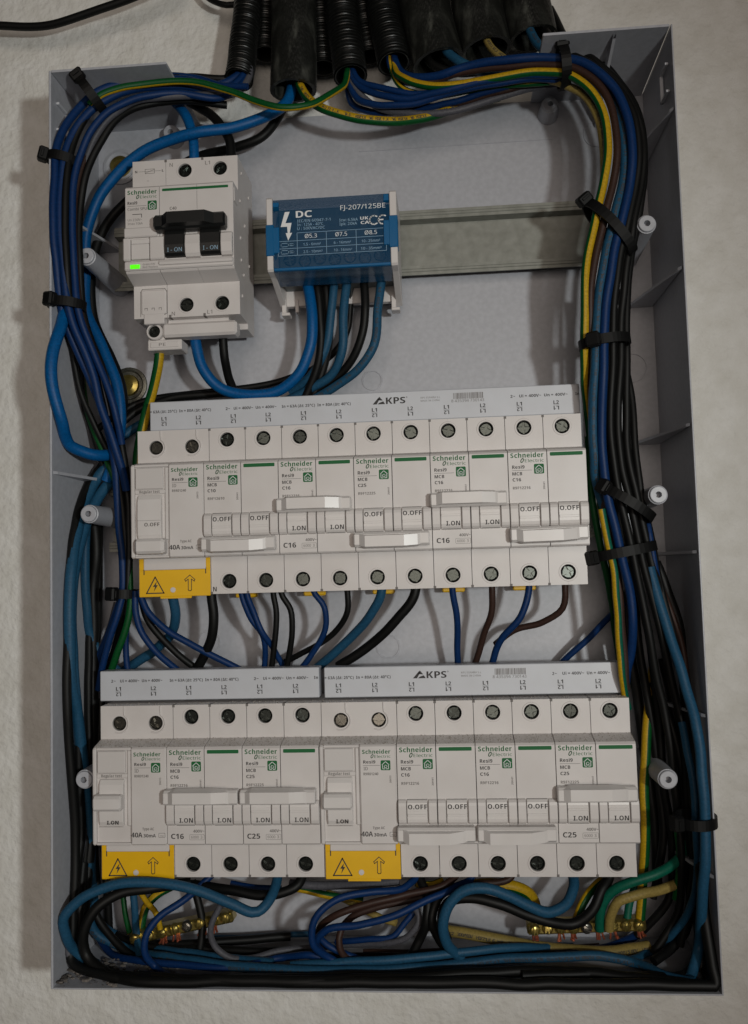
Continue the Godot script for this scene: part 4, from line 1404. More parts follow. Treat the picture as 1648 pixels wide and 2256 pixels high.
	wire("green_yellow_wire", "green and yellow wire sagging below the open smooth pipe", "yg", 1.7, [-19.2, 202.9, 0, -13.6, 208.7, -1, -6.6, 212.3, -3, 2.8, 215, -6, 16.2, 217, -8, 31.9, 217, -10, 48.1, 211.1, -10, 62.3, 203.7, -8, 76.3, 198.6, -6, 91.6, 201.3, -10, 101, 210.4, -18, 106.3, 224.8, -30, 107.1, 246.1, -36], "", 1, 2.5)
	wire("dark_blue_wire", "dark blue wire highest along the top wall of the box", "dark_blue", 1.6, [-2.8, 226.4, -22, 12.9, 230.5, -26, 27.5, 228.4, -26, 45.3, 220.9, -22, 56.4, 218.4, -20])
	wire("bright_blue_wire", "thick bright blue cable looping in front of the round washer and down behind the bundle", "bright_blue", 2.8, [76.4, 241, -36, 74.6, 215.2, -32, 65.5, 205.3, -26, 47.3, 198.4, -22, 31.1, 195.6, -20, 8.9, 191.9, -22, -8.8, 183.8, -24, -23.8, 168.6, -26, -32.5, 150.4, -28, -34, 129.4, -30, -33.6, 107.4, -30, -24.4, 87.6, -30, -17.3, 68.1, -30, -15.4, 49.2, -31, -18.7, 33, -33, -24.8, 19.1, -34])
	wire("bright_blue_wire", "thick bright blue cable dropping into the top of the main breaker", "bright_blue", 2.6, [4.1, 227.7, -34, 15.2, 218.4, -30, 23.5, 205.8, -26, 27.1, 193.6, -24, 27.4, 181.4, -24])
	wire("bright_blue_wire", "thick bright blue cable making a loop against the side wall below the lowest bundle tie", "bright_blue", 2.9, [-33.9, 114.5, -14, -33.9, 97.3, -3, -35.5, 77.1, 5, -35.7, 59.4, 5, -33.9, 44.8, 0, -33.3, 34.6, -10, -25.5, 30.5, -18, -17.1, 32.5, -30])
	wire("black_wire", "thick black cable dropping beside the blue one into the main breaker", "black", 2.5, [12.2, 225.7, -36, 25, 218.1, -34, 37, 206.9, -30, 45, 193.3, -26, 46, 180.2, -24])
	wire("black_wire", "thick black cable arching behind the main breaker and down beside the blue loop", "black", 2.5, [77.4, 244.5, -42, 70.8, 216.1, -40, 59.3, 200.8, -38, 45.3, 196.5, -40, 23.8, 195.8, -46, -2.3, 184.4, -48, -18.7, 171, -44, -31.2, 150, -40, -34.3, 129.7, -38, -33.2, 107.3, -38, -22.6, 84.2, -36, -16.6, 64.5, -36, -19.5, 43.3, -38])
	wire("black_wire", "black wire slanting from the lowest bundle tie towards the upper row", "black", 1.6, [-35.2, 98.9, -8, -35.2, 82.4, -16, -34.1, 64.9, -22, -28.6, 48.9, -26, -20.7, 30.3, -30, -15.1, 9.1, -32])
	wire("black_wire", "slack black wire hanging inside the blue side loop", "black", 1.5, [-35.3, 86.5, -22, -35.3, 71.2, -28, -35.3, 57.4, -32, -31.9, 45.6, -34, -26.3, 24.1, -36])
	wire("green_wire", "dark green wire in the shaded part of the bundle beside the upper row", "green", 1.5, [-35.3, 86.9, -24, -35.3, 71.6, -30, -33.5, 54.9, -32, -24.3, 32.8, -30, -16.8, 13.7, -30, -11.4, -10, -28, -9.6, -42.3, -26])
	wire("black_wire", "black wire close against the flank of the switched-off residual device", "black", 1.7, [-18.1, 55.1, -30, -14.4, 31.9, -26, -10.9, 8.5, -27, -10.3, -14.7, -26, -11.3, -42.3, -27])
	wire("steel_blue_wire", "thick steel blue cable hugging the side wall, the outer of two", "steel_blue", 2.8, [-19.6, 33.7, -38, -28, 24.1, -36, -33.3, 9.4, -28, -34, -12, -16, -34, -34.4, -9, -34, -56.4, -8, -34, -76.3, -10, -34, -101.7, -18, -34, -132.2, -26, -34, -169.6, -32, -34, -195.5, -36])
	wire("steel_blue_wire", "thick steel blue cable hugging the side wall, the inner of two", "steel_blue", 2.8, [-23.9, 22, -40, -28.9, 9.5, -32, -32.1, -7.3, -22, -33.5, -27.9, -13, -34, -50, -10, -34, -72.2, -12, -34, -94.8, -16, -34, -118, -22, -34, -151.1, -30, -34, -181.4, -34])
	wire("steel_blue_wire", "steel blue cable branching off towards the lower busbar", "steel_blue", 2.3, [-34.3, 12.3, -34, -34.5, -9.1, -30, -34.5, -30, -30, -34.5, -46.4, -32, -34.5, -60.7, -36, -28.5, -74, -40, -19.1, -83, -46])
	wire("black_wire", "thick shiny black cable just inside the steel blue pair", "black", 3, [-33, 2.9, -36, -31.4, -18.5, -36, -33.8, -39.7, -38, -33.8, -58.4, -38, -33.8, -79.2, -36, -33.8, -106.9, -36, -33.8, -140.8, -34, -33.8, -173.4, -30])
	wire("black_wire", "thick black cable deepest beside the side wall", "black", 2.5, [-34.3, -1.1, -46, -34.3, -27.7, -46, -34.3, -51.6, -44, -34.3, -75, -40, -34.3, -102.7, -38, -33.8, -134.5, -36, -34.3, -170.2, -34, -34.3, -196.3, -26])
	wire("black_wire", "black cable between the steel blue pair and the box edge", "black", 2.2, [-28.1, 35.1, -46, -34.6, 6.8, -24, -34.6, -21, -12, -34.6, -58.6, -8, -34.6, -93.5, -8, -34.6, -129, -12, -34.6, -164.7, -16, -34.6, -189.8, -14])
	wire("grey_wire", "grey wire slanting down behind the lower busbar's end", "grey", 1.6, [-22.4, -44.7, -40, -25.7, -58.7, -38, -31.8, -72.6, -38, -35.2, -91.3, -40])
	wire("grey_wire", "grey cable running down the bottom corner of the box", "grey", 1.7, [-34.1, -129.5, -34, -35, -148.9, -30, -35.1, -167.1, -24, -35.1, -182.6, -18, -35.1, -197.5, -12, -35.1, -209.4, -10, -31, -216.7, -11.5, -13.2, -216.6, -3])
	wire("dark_blue_wire", "dark blue wire fanning outwards below the shaded tie", "dark_blue", 1.7, [-13.3, -37.6, -26, -15.8, -49, -26, -20, -60.4, -27, -26.3, -76.5, -30, -30.3, -88.4, -34])
	wire("green_yellow_wire", "green and yellow wire fanning out below the shaded tie", "yg", 1.8, [-8.7, -37.7, -25, -9.5, -49.1, -25, -12.8, -60.4, -26, -18.3, -71.9, -28, -24.7, -83.6, -32], "", 1.4, 2.9)
	wire("dark_blue_wire", "dark blue wire curling under the yellow cover of the upper residual device", "dark_blue", 1.7, [-6.5, -37.8, -24, -5.9, -49.1, -24, -3.7, -58.3, -25, 2, -67.7, -27, 10.9, -77.4, -32, 17.8, -84.9, -36])
	wire("dark_blue_wire", "short dark blue wire dropping straight behind the green and yellow one", "dark_blue", 1.6, [-13.1, -51.7, -33, -15.3, -65.6, -34, -15.1, -77.2, -35, -13.1, -88.9, -36])
	wire("dark_blue_wire", "dark blue wire sloping down across the gap between the rows", "dark_blue", 1.7, [-4.2, -37.8, -23, 0.1, -48.1, -23, 8.6, -57.5, -25, 20.7, -65.8, -27, 33.8, -73.1, -30, 46.4, -80.7, -35])
	wire("black_wire", "dusty black wire sloping beside the blue one in the gap", "black", 1.8, [-5.3, -40.2, -30, -2.7, -51.8, -31, 2.8, -61.2, -32, 11.5, -70.8, -34, 22.1, -80.6, -38])
	wire("steel_blue_wire", "steel blue cable bending back under the yellow cover of the upper row", "steel_blue", 2.5, [12.7, -36, -24, 12.7, -41, -24, 13.2, -49.8, -28, 8.8, -59.6, -34, 0.3, -67.6, -40, -11, -74, -44, -26.5, -82.9, -46])
	wire("black_wire", "thick black cable from the upper residual device", "black", 2.5, [32.7, -36, -22, 32.7, -41, -22, 33.6, -51.2, -23, 31, -64.4, -27, 24, -75.9, -33, 17.3, -85.1, -38])
	wire("dark_blue_wire", "dark blue wire from the ten amp breaker, ending straight down", "dark_blue", 1.5, [47.8, -35, -22, 47.8, -40, -22, 51.3, -51.6, -24, 57.1, -61.6, -27, 58.1, -70.2, -30, 56.4, -80.8, -34])
	wire("dark_blue_wire", "dark blue wire from the ten amp breaker, crossing its twin", "dark_blue", 1.5, [50.8, -35.1, -21, 50.8, -40.1, -21, 54, -50.7, -23, 58.2, -61.5, -25, 61.9, -68.7, -30, 66.1, -80, -36])
	wire("black_wire", "thin black wire from the ten amp breaker, hanging almost straight", "black", 1.5, [63.8, -35.4, -22, 63.8, -40.4, -22, 65, -49.4, -23, 64.1, -61.6, -25, 60.5, -80.4, -30])
	wire("black_wire", "thin black wire from the ten amp breaker, bowed outwards", "black", 1.5, [67.8, -35.5, -21, 67.8, -40.5, -21, 72.4, -49.6, -22, 72.8, -60.2, -24, 68.1, -79.4, -30])
	wire("dark_blue_wire", "dark blue wire bowed below the first switched-on upper breaker", "dark_blue", 1.5, [83.6, -35.5, -23, 83.6, -40.5, -23, 88.7, -49.2, -24, 89.3, -56.9, -26, 85, -67.1, -29, 75, -80, -34])
	wire("black_wire", "thin black wire curving far sideways under the first switched-on upper breaker", "black", 1.5, [100.3, -35.5, -23, 100.3, -40.5, -23, 100.2, -50.6, -25, 92.9, -61.8, -31, 80.2, -69.8, -36, 63.8, -77.6, -42])
	wire("steel_blue_wire", "steel blue cable from the upper twenty-five amp breaker", "steel_blue", 2.3, [118, -35.5, -23, 118, -40.5, -23, 112.3, -52.2, -28, 100.9, -64.6, -36, 87.9, -75.8, -42, 79.6, -82.5, -46])
	wire("black_wire", "thick black cable from the upper twenty-five amp breaker", "black", 2.4, [135.1, -35.8, -23, 135.1, -40.8, -23, 125.9, -54.4, -26, 112.7, -66.8, -32, 93.6, -79.6, -38])
	wire("dark_blue_wire", "dark blue wire dropping straight in the middle of the gap between the rows", "dark_blue", 1.6, [152.8, -35.8, -23, 152.8, -40.8, -23, 154, -53.1, -26, 154.3, -66.8, -32, 153.6, -82.1, -40])
	wire("brown_wire", "brown wire nearly straight beside the straight dark blue one", "brown", 1.6, [171.3, -36, -23, 171.3, -41, -23, 170.6, -53.5, -26, 166.6, -66.8, -32, 161.1, -82.3, -40])
	wire("dark_blue_wire", "dark blue wire from the last upper breaker, crossing the brown one", "dark_blue", 1.7, [189.4, -36.1, -23, 189.4, -41.1, -23, 185.1, -54.6, -24, 175.5, -66.7, -28, 169.6, -82, -36])
	wire("brown_wire", "brown wire from the last upper breaker, swept sideways", "brown", 1.6, [206.6, -35.9, -23, 206.6, -40.9, -23, 205, -52.1, -26, 196.4, -58.5, -30, 183.3, -62.9, -34, 172.9, -70, -40])
	wire("dark_blue_wire", "dark blue wire slanting from the bundle behind the lower busbar's torn end", "dark_blue", 1.6, [235.7, -50.8, -30, 230, -57.1, -36, 220.6, -66.7, -42, 207.1, -80.5, -47, 198, -89.8, -50])
	wire("bright_blue_wire", "thick bright blue cable hanging in a loop from main breaker to distribution block", "bright_blue", 2.8, [26.1, 91.9, -24, 27, 84.8, -24, 29.6, 74.4, -25, 37.9, 64.3, -28, 50.3, 59.9, -29, 67.2, 60.8, -29, 77.8, 68.1, -27, 84.2, 81.1, -25, 86.4, 97.1, -24, 85.2, 110.6, -26, 82.3, 125.2, -30])
	wire("black_wire", "short thick black cable below the main breaker", "black", 2.3, [40.5, 91.7, -26, 40, 79.8, -30, 40, 69.6, -38, 42, 62.3, -44])
	wire("black_wire", "black cable next to the bright blue one under the distribution block", "black", 2.2, [87.2, 125.6, -32, 89.6, 105.5, -30, 89.7, 88.8, -32, 86.1, 72.6, -36, 79.5, 59.9, -40, 71.2, 47.4, -42])
	wire("black_wire", "second black cable under the distribution block, behind the first", "black", 2.2, [91.4, 126.1, -34, 93.3, 106.5, -34, 93.6, 89.6, -36, 89.3, 73.4, -40, 83.3, 60.3, -43, 75.4, 47.9, -46])
	wire("steel_blue_wire", "steel blue cable under the distribution block, the closest to the black pair", "steel_blue", 2.2, [97.6, 125, -32, 96.3, 105.5, -31, 91.4, 83.5, -34, 84.4, 72.4, -38, 71.2, 63.5, -44])
	wire("steel_blue_wire", "steel blue cable in the middle under the distribution block", "steel_blue", 2.3, [104.5, 124.3, -31, 102.3, 98.3, -28, 100.3, 79.5, -31, 93.4, 69.4, -36, 81.5, 63.9, -40, 61, 55.8, -46])
	wire("black_wire", "black cable between two steel blue ones under the distribution block", "black", 2.2, [111.2, 124.3, -32, 113.3, 100.8, -28, 109.2, 82.8, -32, 100.4, 72.2, -37, 87.2, 64.5, -42, 70.7, 57.8, -46])
	wire("steel_blue_wire", "printed steel blue cable under the end of the distribution block", "steel_blue", 2.3, [122.6, 124.1, -30, 120.1, 103, -27, 116.1, 80.5, -27, 107.7, 70.2, -30, 95.1, 62.5, -34, 84, 58.1, -38, 66, 48, -44], "", 0, 0, "ES05Z1-K  1x6  ")
	wire("black_wire", "black cable lying along the back behind the bright blue loop", "black", 1.8, [105.8, 127.3, -40, 104.4, 111.3, -42, 102.2, 94.5, -45, 86.4, 78.7, -50, 70.2, 73, -51, 45.4, 69.2, -51, 10.8, 66.6, -50, -6.4, 64.7, -49, -20.4, 58.1, -46, -32.7, 48.1, -42])
	wire("black_wire", "second black cable running along the back above the upper busbar", "black", 2.1, [50.5, 66.3, -50, 23.8, 65.6, -48, 1.7, 63.5, -47, -12.6, 57.6, -45, -24, 46.5, -42])
	wire("steel_blue_wire", "steel blue cable hidden behind the end of the upper busbar", "steel_blue", 2.5, [15.7, 57.3, -50, -3.7, 54, -48, -16.8, 46.9, -46, -27.3, 38.4, -44])
	wire("green_yellow_wire", "thick green and yellow earth cable under the main breaker", "yg", 2.5, [8, 87.6, -22, 6.3, 77.6, -24, 2.2, 64.5, -28, -2.7, 51.2, -32, -6.9, 35, -34, -9.8, 14, -36], "", -1.9, -0.35)
	wire("green_yellow_wire", "yellow and green wire on the inner edge of the tied bundle", "yg", 2, [127.8, 254.5, -40, 130.8, 234.3, -36, 133.8, 223.3, -28, 139, 216.3, -22, 152.6, 209.4, -17, 170.5, 207.5, -13, 188.2, 208.2, -10, 203.3, 208.2, -8, 215.8, 204.3, -5, 225.7, 194.7, -2, 231.1, 180.9, 0, 231.7, 164.9, 1, 228.8, 147.1, 2, 224.7, 129.9, 2, 220.3, 111, 1, 218.9, 94.1, 0, 217.7, 71.5, -4, 218.9, 51.5, -12, 221.5, 33, -20, 225.3, 9.2, -26, 229.2, -17.5, -28, 232.7, -44.1, -32, 235.2, -71.2, -38], "", -2.9, 0.4)
	wire("cream_wire", "cream printed wire leaving a smooth pipe and passing under the top tie", "cream", 1.9, [177.4, 250.5, -36, 182.4, 234.6, -30, 187.7, 226.5, -26, 198.3, 216.2, -22, 214.5, 203.2, -12, 224.5, 194.3, -8, 229.5, 181.9, -5, 230.9, 165.7, -5, 231.2, 151.4, -8], "", 0, 0, "H07Z1-K 1x2,5  ")
	wire("brown_wire", "brown wire running beside the yellow one through all the ties", "brown", 1.8, [129, 248.1, -40, 132.2, 230.1, -34, 145.8, 217.1, -26, 162, 216.8, -20, 184.2, 214.9, -14, 205.7, 211.6, -8, 218, 207, -4, 229.4, 196.8, -1, 234.8, 182.4, 1, 235.7, 164.2, 2, 233.4, 146.8, 2, 228.9, 129.7, 2, 224.1, 110.8, 1, 221.4, 94, 0, 220.8, 71.6, -5, 221.7, 42.7, -12, 222.9, 21.4, -16, 225.9, -0.4, -17, 228.2, -20, -17, 231.7, -41.7, -18, 232, -65.4, -20, 233.7, -91.6, -24])
	wire("steel_blue_wire", "printed steel blue cable between brown and bright blue in the bundle", "steel_blue", 2.3, [201, 253.6, -36, 204.4, 236.8, -30, 211.3, 224.7, -24, 221.8, 212.1, -14, 232.8, 196.4, -6, 238.8, 179.2, -2, 239.7, 162.7, 0, 238.2, 146.9, 1, 233.4, 129.4, 2, 228.6, 110.5, 1, 225.3, 93.8, 0, 222.6, 70.5, -1, 220.7, 41.4, -5, 220.9, 20.5, -9, 223.8, 3.9, -16, 230.5, -13.4, -22], "", 0, 0, "H07Z1-K  1x4  Cca-s1b  ")
	wire("dark_blue_wire", "brightest blue wire following the whole length of the tied bundle", "dark_blue", 2.15, [129.5, 248.1, -40, 133.2, 230.5, -34, 140.1, 221.6, -28, 152.8, 217.7, -22, 171, 218.1, -16, 190.7, 216.3, -10, 209.9, 213.6, -6, 224.1, 207.2, -2, 234.7, 195.2, 1, 240.9, 178.7, 3, 242.4, 160.5, 4, 240.9, 145.4, 4, 236.8, 128.4, 4, 232, 109.6, 3, 228.9, 92.9, 2, 226, 69.8, 1, 224.5, 40.9, -3, 224.3, 20.1, -7, 226.3, 1, -9, 229.3, -13.9, -10, 232.2, -28.9, -12, 235.6, -43.9, -14, 236.7, -56.7, -16, 235.8, -74.2, -22, 233.8, -92.3, -30])
	wire("black_wire", "black cable lying next to the brightest blue wire in the bundle", "black", 1.9, [208.9, 259.3, -42, 214.5, 226.8, -22, 227.3, 210.5, -8, 238.4, 194.9, -2, 244.6, 177.2, 1, 245.6, 159.1, 2, 243.7, 143.9, 2, 239.6, 126.8, 2, 235.2, 110.2, 1, 232.6, 93.4, 0, 230.7, 70.4, -2, 228.8, 41.1, -5, 229.5, 20.1, -8, 232.1, 0.9, -10, 236.4, -22.6, -11, 240.9, -48.2, -13, 245.4, -76, -16, 251, -108.2, -20, 254.1, -140.2, -22, 255.1, -172, -24, 253.1, -199.2, -30, 242, -216.3, -31])
	wire("black_wire", "black cable second from the outer edge of the bundle", "black", 1.9, [211.8, 261.7, -46, 217.7, 231.4, -28, 230.7, 214.9, -14, 243, 195.6, -8, 249.3, 173.9, -6, 248.1, 148.5, -4, 243, 126.4, -3, 239, 107.4, -4, 236.2, 88.2, -5, 234.6, 66.9, -6, 233, 41.4, -8, 233.6, 20.2, -10, 236.5, 0.9, -12, 240.6, -22.7, -13, 246.1, -48.4, -15, 251.9, -76.2, -17, 257.3, -108.3, -20, 259.5, -146, -20, 259, -181.7, -22, 254.2, -210.9, -28])
	wire("black_wire", "black cable on the outer edge of the bundle nearest the side wall", "black", 1.9, [215.3, 266.5, -50, 223.3, 235.8, -34, 238.7, 215.5, -22, 249.6, 190.4, -16, 252.4, 166.3, -14, 249.5, 143, -12, 243.6, 116.6, -12, 239.8, 90.1, -12, 238.1, 63.8, -12, 237.8, 42.2, -13, 238.2, 20.5, -14, 240.8, -1.1, -15, 245.3, -24.9, -16, 251.7, -50.8, -18, 258.1, -80.7, -18, 260.9, -112.2, -18, 260.9, -145, -16, 260.9, -180, -17, 259.8, -210.5, -22])
	wire("black_wire", "black cable coming to the side wall in the lower half of the box", "black", 1.8, [240.9, 103.4, -26, 240.4, 71, -24, 242.2, 43.6, -22, 242.9, 21.1, -20, 244.1, 1.4, -20, 247.9, -20.5, -20, 250.6, -42.2, -18, 255.7, -69.9, -16, 259.9, -99, -14, 261, -131.7, -12, 261, -168.3, -12, 261, -199.9, -16, 258.9, -216.6, -12.5])
	wire("black_wire", "black cable buried in the middle of the bundle", "black", 2, [232.4, 100.7, -16, 230.3, 74.5, -18, 230.1, 43.8, -20, 231.7, 13, -22, 236.1, -17.8, -24, 239.5, -44.2, -26, 241.8, -72.7, -28, 245.2, -101.2, -30, 248.9, -132.3, -34, 249.9, -165.1, -36, 245.1, -194.3, -40])
	wire("black_wire", "black cable spreading out beside the lower row of breakers", "black", 2, [238.5, -31.1, -18, 243.1, -54.9, -20, 247, -81.1, -24, 249.5, -109.9, -30, 250.8, -136.2, -32, 253.6, -166.7, -34, 251, -195.8, -38, 236.4, -213.1, -44])
	wire("black_wire", "thick black cable deep beside the torn end of the lower busbar", "black", 2.5, [236.8, -44.3, -34, 238.3, -66.7, -36, 240.5, -89.1, -38, 244.3, -120.4, -40, 247.4, -156, -42, 248.4, -189.3, -44])
	wire("brown_wire", "thin brown wire along the outer side of the spreading bundle", "brown", 1.5, [251.5, -40.1, -24, 255.3, -53.2, -22, 259.9, -72.3, -19, 261.3, -93.4, -18, 261.3, -116.4, -18, 261.3, -141.4, -18])
	wire("steel_blue_wire", "thick steel blue cable bowed along the side wall beside the lower row", "steel_blue", 2.4, [245.8, -33.5, -16, 248.4, -48.4, -14, 252.2, -65.3, -12, 256.2, -83.6, -7, 258.7, -103.1, -1, 260, -122.5, 2, 260, -143.9, 3, 259.2, -163.8, 2, 258.3, -187.4, -4, 258.8, -207.2, -14, 252.8, -216, -6.5])
	wire("steel_blue_wire", "steel blue wire that leaves the side wall and turns towards the bottom corner", "steel_blue", 1.8, [255.9, -105.2, -14, 257.2, -118.9, -10, 258.2, -132.5, -7, 257.9, -148.4, -6, 259.4, -165, -8, 258.1, -183.1, -14, 253.7, -200, -24, 244.2, -216.3, -36, 227.3, -216.4, -21])
	wire("dark_blue_wire", "short piece of dark blue wire showing beside the screw boss", "dark_blue", 1.5, [245.4, -7.4, -20, 246.1, -18.5, -16, 247.7, -29.3, -16, 251, -44.4, -20, 255, -57.7, -26])
	wire("green_wire", "dark green wire close beside the upper row's last breaker", "green", 1.7, [222.1, 32.3, -30, 222.4, 9.7, -30, 224.4, -10.5, -30, 226.9, -28.4, -30, 230.5, -50.8, -34, 233.3, -73.4, -38, 236, -94, -42])
	wire("teal_yellow_wire", "teal and yellow wire passing in front of the lower busbar's torn end", "yt", 1.7, [223.5, -5.2, -10, 225.5, -20.2, -10, 227.6, -35.1, -9, 228.6, -52, -10, 229.5, -69, -12, 230.6, -83.9, -14, 233.4, -99.8, -22], "", 0, 2.6)
	wire("green_yellow_wire", "thick yellow and green earth cable beside the lower row", "yg", 2.3, [250.5, -82.8, -40, 246.3, -97.5, -34, 243.3, -114.1, -30, 241, -135.1, -28, 240, -156.4, -28, 239, -178.1, -30, 237, -202.1, -32], "", 0, 3.1)
	wire("cream_wire", "cream wire showing among the black cables beside the lower row", "cream", 1.7, [247.4, -81.3, -26, 249.3, -94.2, -26, 253.4, -107.8, -30, 258.5, -122, -36])
	wire("green_wire", "faded green wire below the tie by the bottom corner", "green", 1.6, [253.6, -150.6, -22, 254.5, -163.7, -24, 254.2, -178.9, -26, 253.1, -190.8, -30])
	wire("cream_wire", "cream cable bent down into the earth bar", "cream", 2.3, [256, -183.4, -30, 244, -184.9, -24, 232.7, -185.6, -20, 224.7, -188.3, -20, 221.7, -194.2, -22, 220.9, -204, -26])
	wire("teal_wire", "teal cable sweeping under the last lower breaker into the earth bar", "teal", 2.3, [260.5, -165.5, -30, 253.3, -171.3, -25, 241.5, -175.9, -20, 230.9, -179.4, -20, 222.7, -184.2, -22, 218.2, -190.8, -24, 217, -204.8, -28])
	wire("teal_wire", "short teal wire entering the earth bar beside the yellow one", "teal", 1.9, [240.2, -179.5, -34, 234.3, -190.1, -34, 230.4, -205.3, -32])
	wire("green_yellow_wire", "glossy green and yellow cable going down into the earth bar", "yg", 2.1, [225, -182.5, -40, 216.2, -186.9, -34, 209.9, -193, -30, 204.5, -205.6, -30], "", 0.6, 1.6)
	wire("dark_blue_wire", "dark blue wire sagging lowest of those leaving the third conduit", "dark_blue", 1.7, [107, 243.6, -36, 107.4, 224.5, -33, 111.4, 213.9, -30, 122.2, 206.8, -26, 138.6, 204.4, -22, 157, 205.6, -18, 179.5, 206.4, -14, 201.5, 207.4, -12, 214.6, 205, -12])
	wire("dark_blue_wire", "dark blue wire in the middle of those leaving the third conduit", "dark_blue", 1.7, [107.5, 243.6, -36, 110.9, 223.1, -31, 120, 214, -27, 134.1, 207.6, -22, 152.5, 206.1, -17, 174.9, 207, -12, 197, 208, -10, 213, 205.8, -8])
	wire("dark_blue_wire", "dark blue wire uppermost of those leaving the third conduit", "dark_blue", 1.6, [107.5, 243.6, -36, 112.9, 223.3, -30, 124.8, 215.6, -26, 138.8, 209.9, -22, 157.1, 207.5, -18, 181.9, 209.6, -15, 206.2, 209.8, -14])
	wire("dark_blue_wire", "dark blue wire at the back of those leaving the third conduit", "dark_blue", 1.6, [106.6, 244.9, -38, 106.2, 224.7, -35, 108.3, 215.3, -38, 116.7, 209.4, -36, 138.2, 205.7, -32, 161.7, 206.4, -26, 188.9, 208.7, -20])
	wire("grey_wire", "grey wire hanging under the blue ones from the third conduit", "grey", 1.7, [106.9, 244.2, -37, 109.8, 222.2, -32, 123.1, 207.4, -30, 139.5, 202.3, -28, 156.9, 201, -26, 175.4, 204.4, -26, 195.9, 208.5, -24, 216.9, 208.5, -20])
	wire("brown_wire", "brown wire at the underside of the blue ones above the empty rail", "brown", 1.5, [138.3, 207.4, -32, 161.7, 206, -28, 182.3, 207.8, -24, 202.4, 209.5, -20, 214.1, 207.8, -16])
	wire("green_yellow_wire", "yellow and green cable hanging out of the open smooth pipe", "yg", 2.3, [80.8, 227.2, -30, 87.6, 210.5, -22, 97.3, 201.4, -18, 111.1, 196.6, -18, 126.9, 194.7, -20, 142.9, 198.1, -26, 161.6, 204.2, -30, 185.1, 210.4, -32], "", -2.6, 0.35, "H07Z1-K  1x6  ")
	wire("green_yellow_wire", "thin green and yellow wire between the blue wires under the top tie", "yg", 1.5, [129, 248.1, -40, 129.9, 230.3, -34, 136.4, 215.6, -28, 147.9, 209.6, -24, 164, 208.8, -22, 182.1, 208.7, -20, 197.7, 207.8, -18, 213, 207, -16], "", -0.3, 0.5)
	wire("dark_blue_wire", "dark blue wire just leaving the fourth conduit", "dark_blue", 1.7, [128.5, 248.1, -40, 129.4, 231.9, -35, 136.4, 220.6, -30, 152.8, 218.2, -28])
	wire("steel_blue_wire", "steel blue cable leaving the widest smooth pipe", "steel_blue", 2.4, [153.8, 253.7, -38, 159.2, 236.7, -32, 167, 226.7, -27, 178.3, 220.5, -26, 194.2, 218.8, -26])
	wire("black_wire", "black cable leaving the widest smooth pipe", "black", 2, [146.4, 251.7, -42, 150.8, 232.8, -36, 162.3, 224.7, -32, 185.3, 223, -28, 207.6, 221.4, -22, 220.4, 218.1, -18])
	wire("steel_blue_wire", "thick steel blue cable making the big loop in the bottom corner", "steel_blue", 2.4, [62.6, -172.2, -28, 62.6, -176.2, -28, 62.8, -180.7, -22, 61.8, -185.7, -15, 55.8, -189.8, -10, 44, -185.3, -8, 28.7, -179.4, -7, 9.4, -175.5, -6, -13.3, -176.5, -4, -27.5, -182.2, -2, -34.1, -189.6, -1, -33.7, -199.8, -4, -31.2, -210.2, -12, -22.9, -216, -13.5])
	wire("black_wire", "thick black cable sagging behind the big steel blue loop", "black", 2.4, [75.5, -172.7, -26, 75.5, -176.7, -26, 73.2, -181.8, -22, 65.7, -184.9, -20, 56, -186, -20, 40.6, -184.4, -22, 21.7, -183.6, -26, 4.4, -184.1, -30])
	wire("black_wire", "thick black cable looping round inside the big steel blue loop", "black", 2.5, [20.6, -180.7, -22, 4.5, -180.8, -16, -10.9, -183, -12, -21.6, -188.6, -8, -27, -198.7, -7, -26.1, -209.9, -9, -16.2, -215.8, -5, 1.8, -216.1, 2.5, 23.1, -216.1, 2.5, 56.8, -216.1, 2.5, 85.9, -216.1, 2.5])
	wire("dark_blue_wire", "thin dark blue wire looping across the small earth bar", "dark_blue", 1.7, [30.3, -178.4, -28, 24.5, -183.6, -24, 17.2, -187.9, -18, 8, -193.5, -13, 2.3, -200.8, -10, 1.4, -209.1, -10, 5.1, -216.6, -13, 15.2, -216.6, -3.5])
	wire("grey_wire", "grey wire looping beside the small earth bar", "grey", 1.5, [34.5, -189.5, -38, 32.3, -195.7, -30, 29.7, -203.2, -24, 32.9, -210.1, -20, 39.7, -215.1, -20, 49.2, -215.9, -22, 64.2, -214.5, -26, 80.9, -215.1, -32, 98.2, -215.7, -38])
	wire("black_wire", "black wire crossing in front of the small earth bar", "black", 2, [17.6, -184.3, -36, 21.1, -193.6, -34, 23.6, -205, -32, 22.2, -216.4, -30.5])
	wire("green_yellow_wire", "thin yellow and green wire ending in the small earth bar", "yg", 1.4, [-10.3, -189.3, -36, -5.9, -193.7, -34, 0.8, -198.8, -30, 2.3, -205.4, -30], "", -1.5, 1.5)
	wire("green_yellow_wire", "thick green and yellow wire curving down behind the blue loop", "yg", 2.2, [8.2, -188.2, -44, -2, -192.7, -42, -8, -199.2, -40, -10.2, -209.6, -38], "", -0.2, 0.9)
	wire("green_yellow_wire", "thin dark green and yellow wire by the end of the small earth bar", "yg", 1.4, [-21, -190.9, -42, -19.2, -201.5, -40, -15.4, -210, -36], "", 0.9, 1.8)
	wire("steel_blue_wire", "steel blue wire standing upright behind the dark blue loop", "steel_blue", 1.8, [-11.4, -184.5, -30, -10.5, -195.5, -30, -10.4, -209.5, -32, -4.9, -216.5, -22.5])
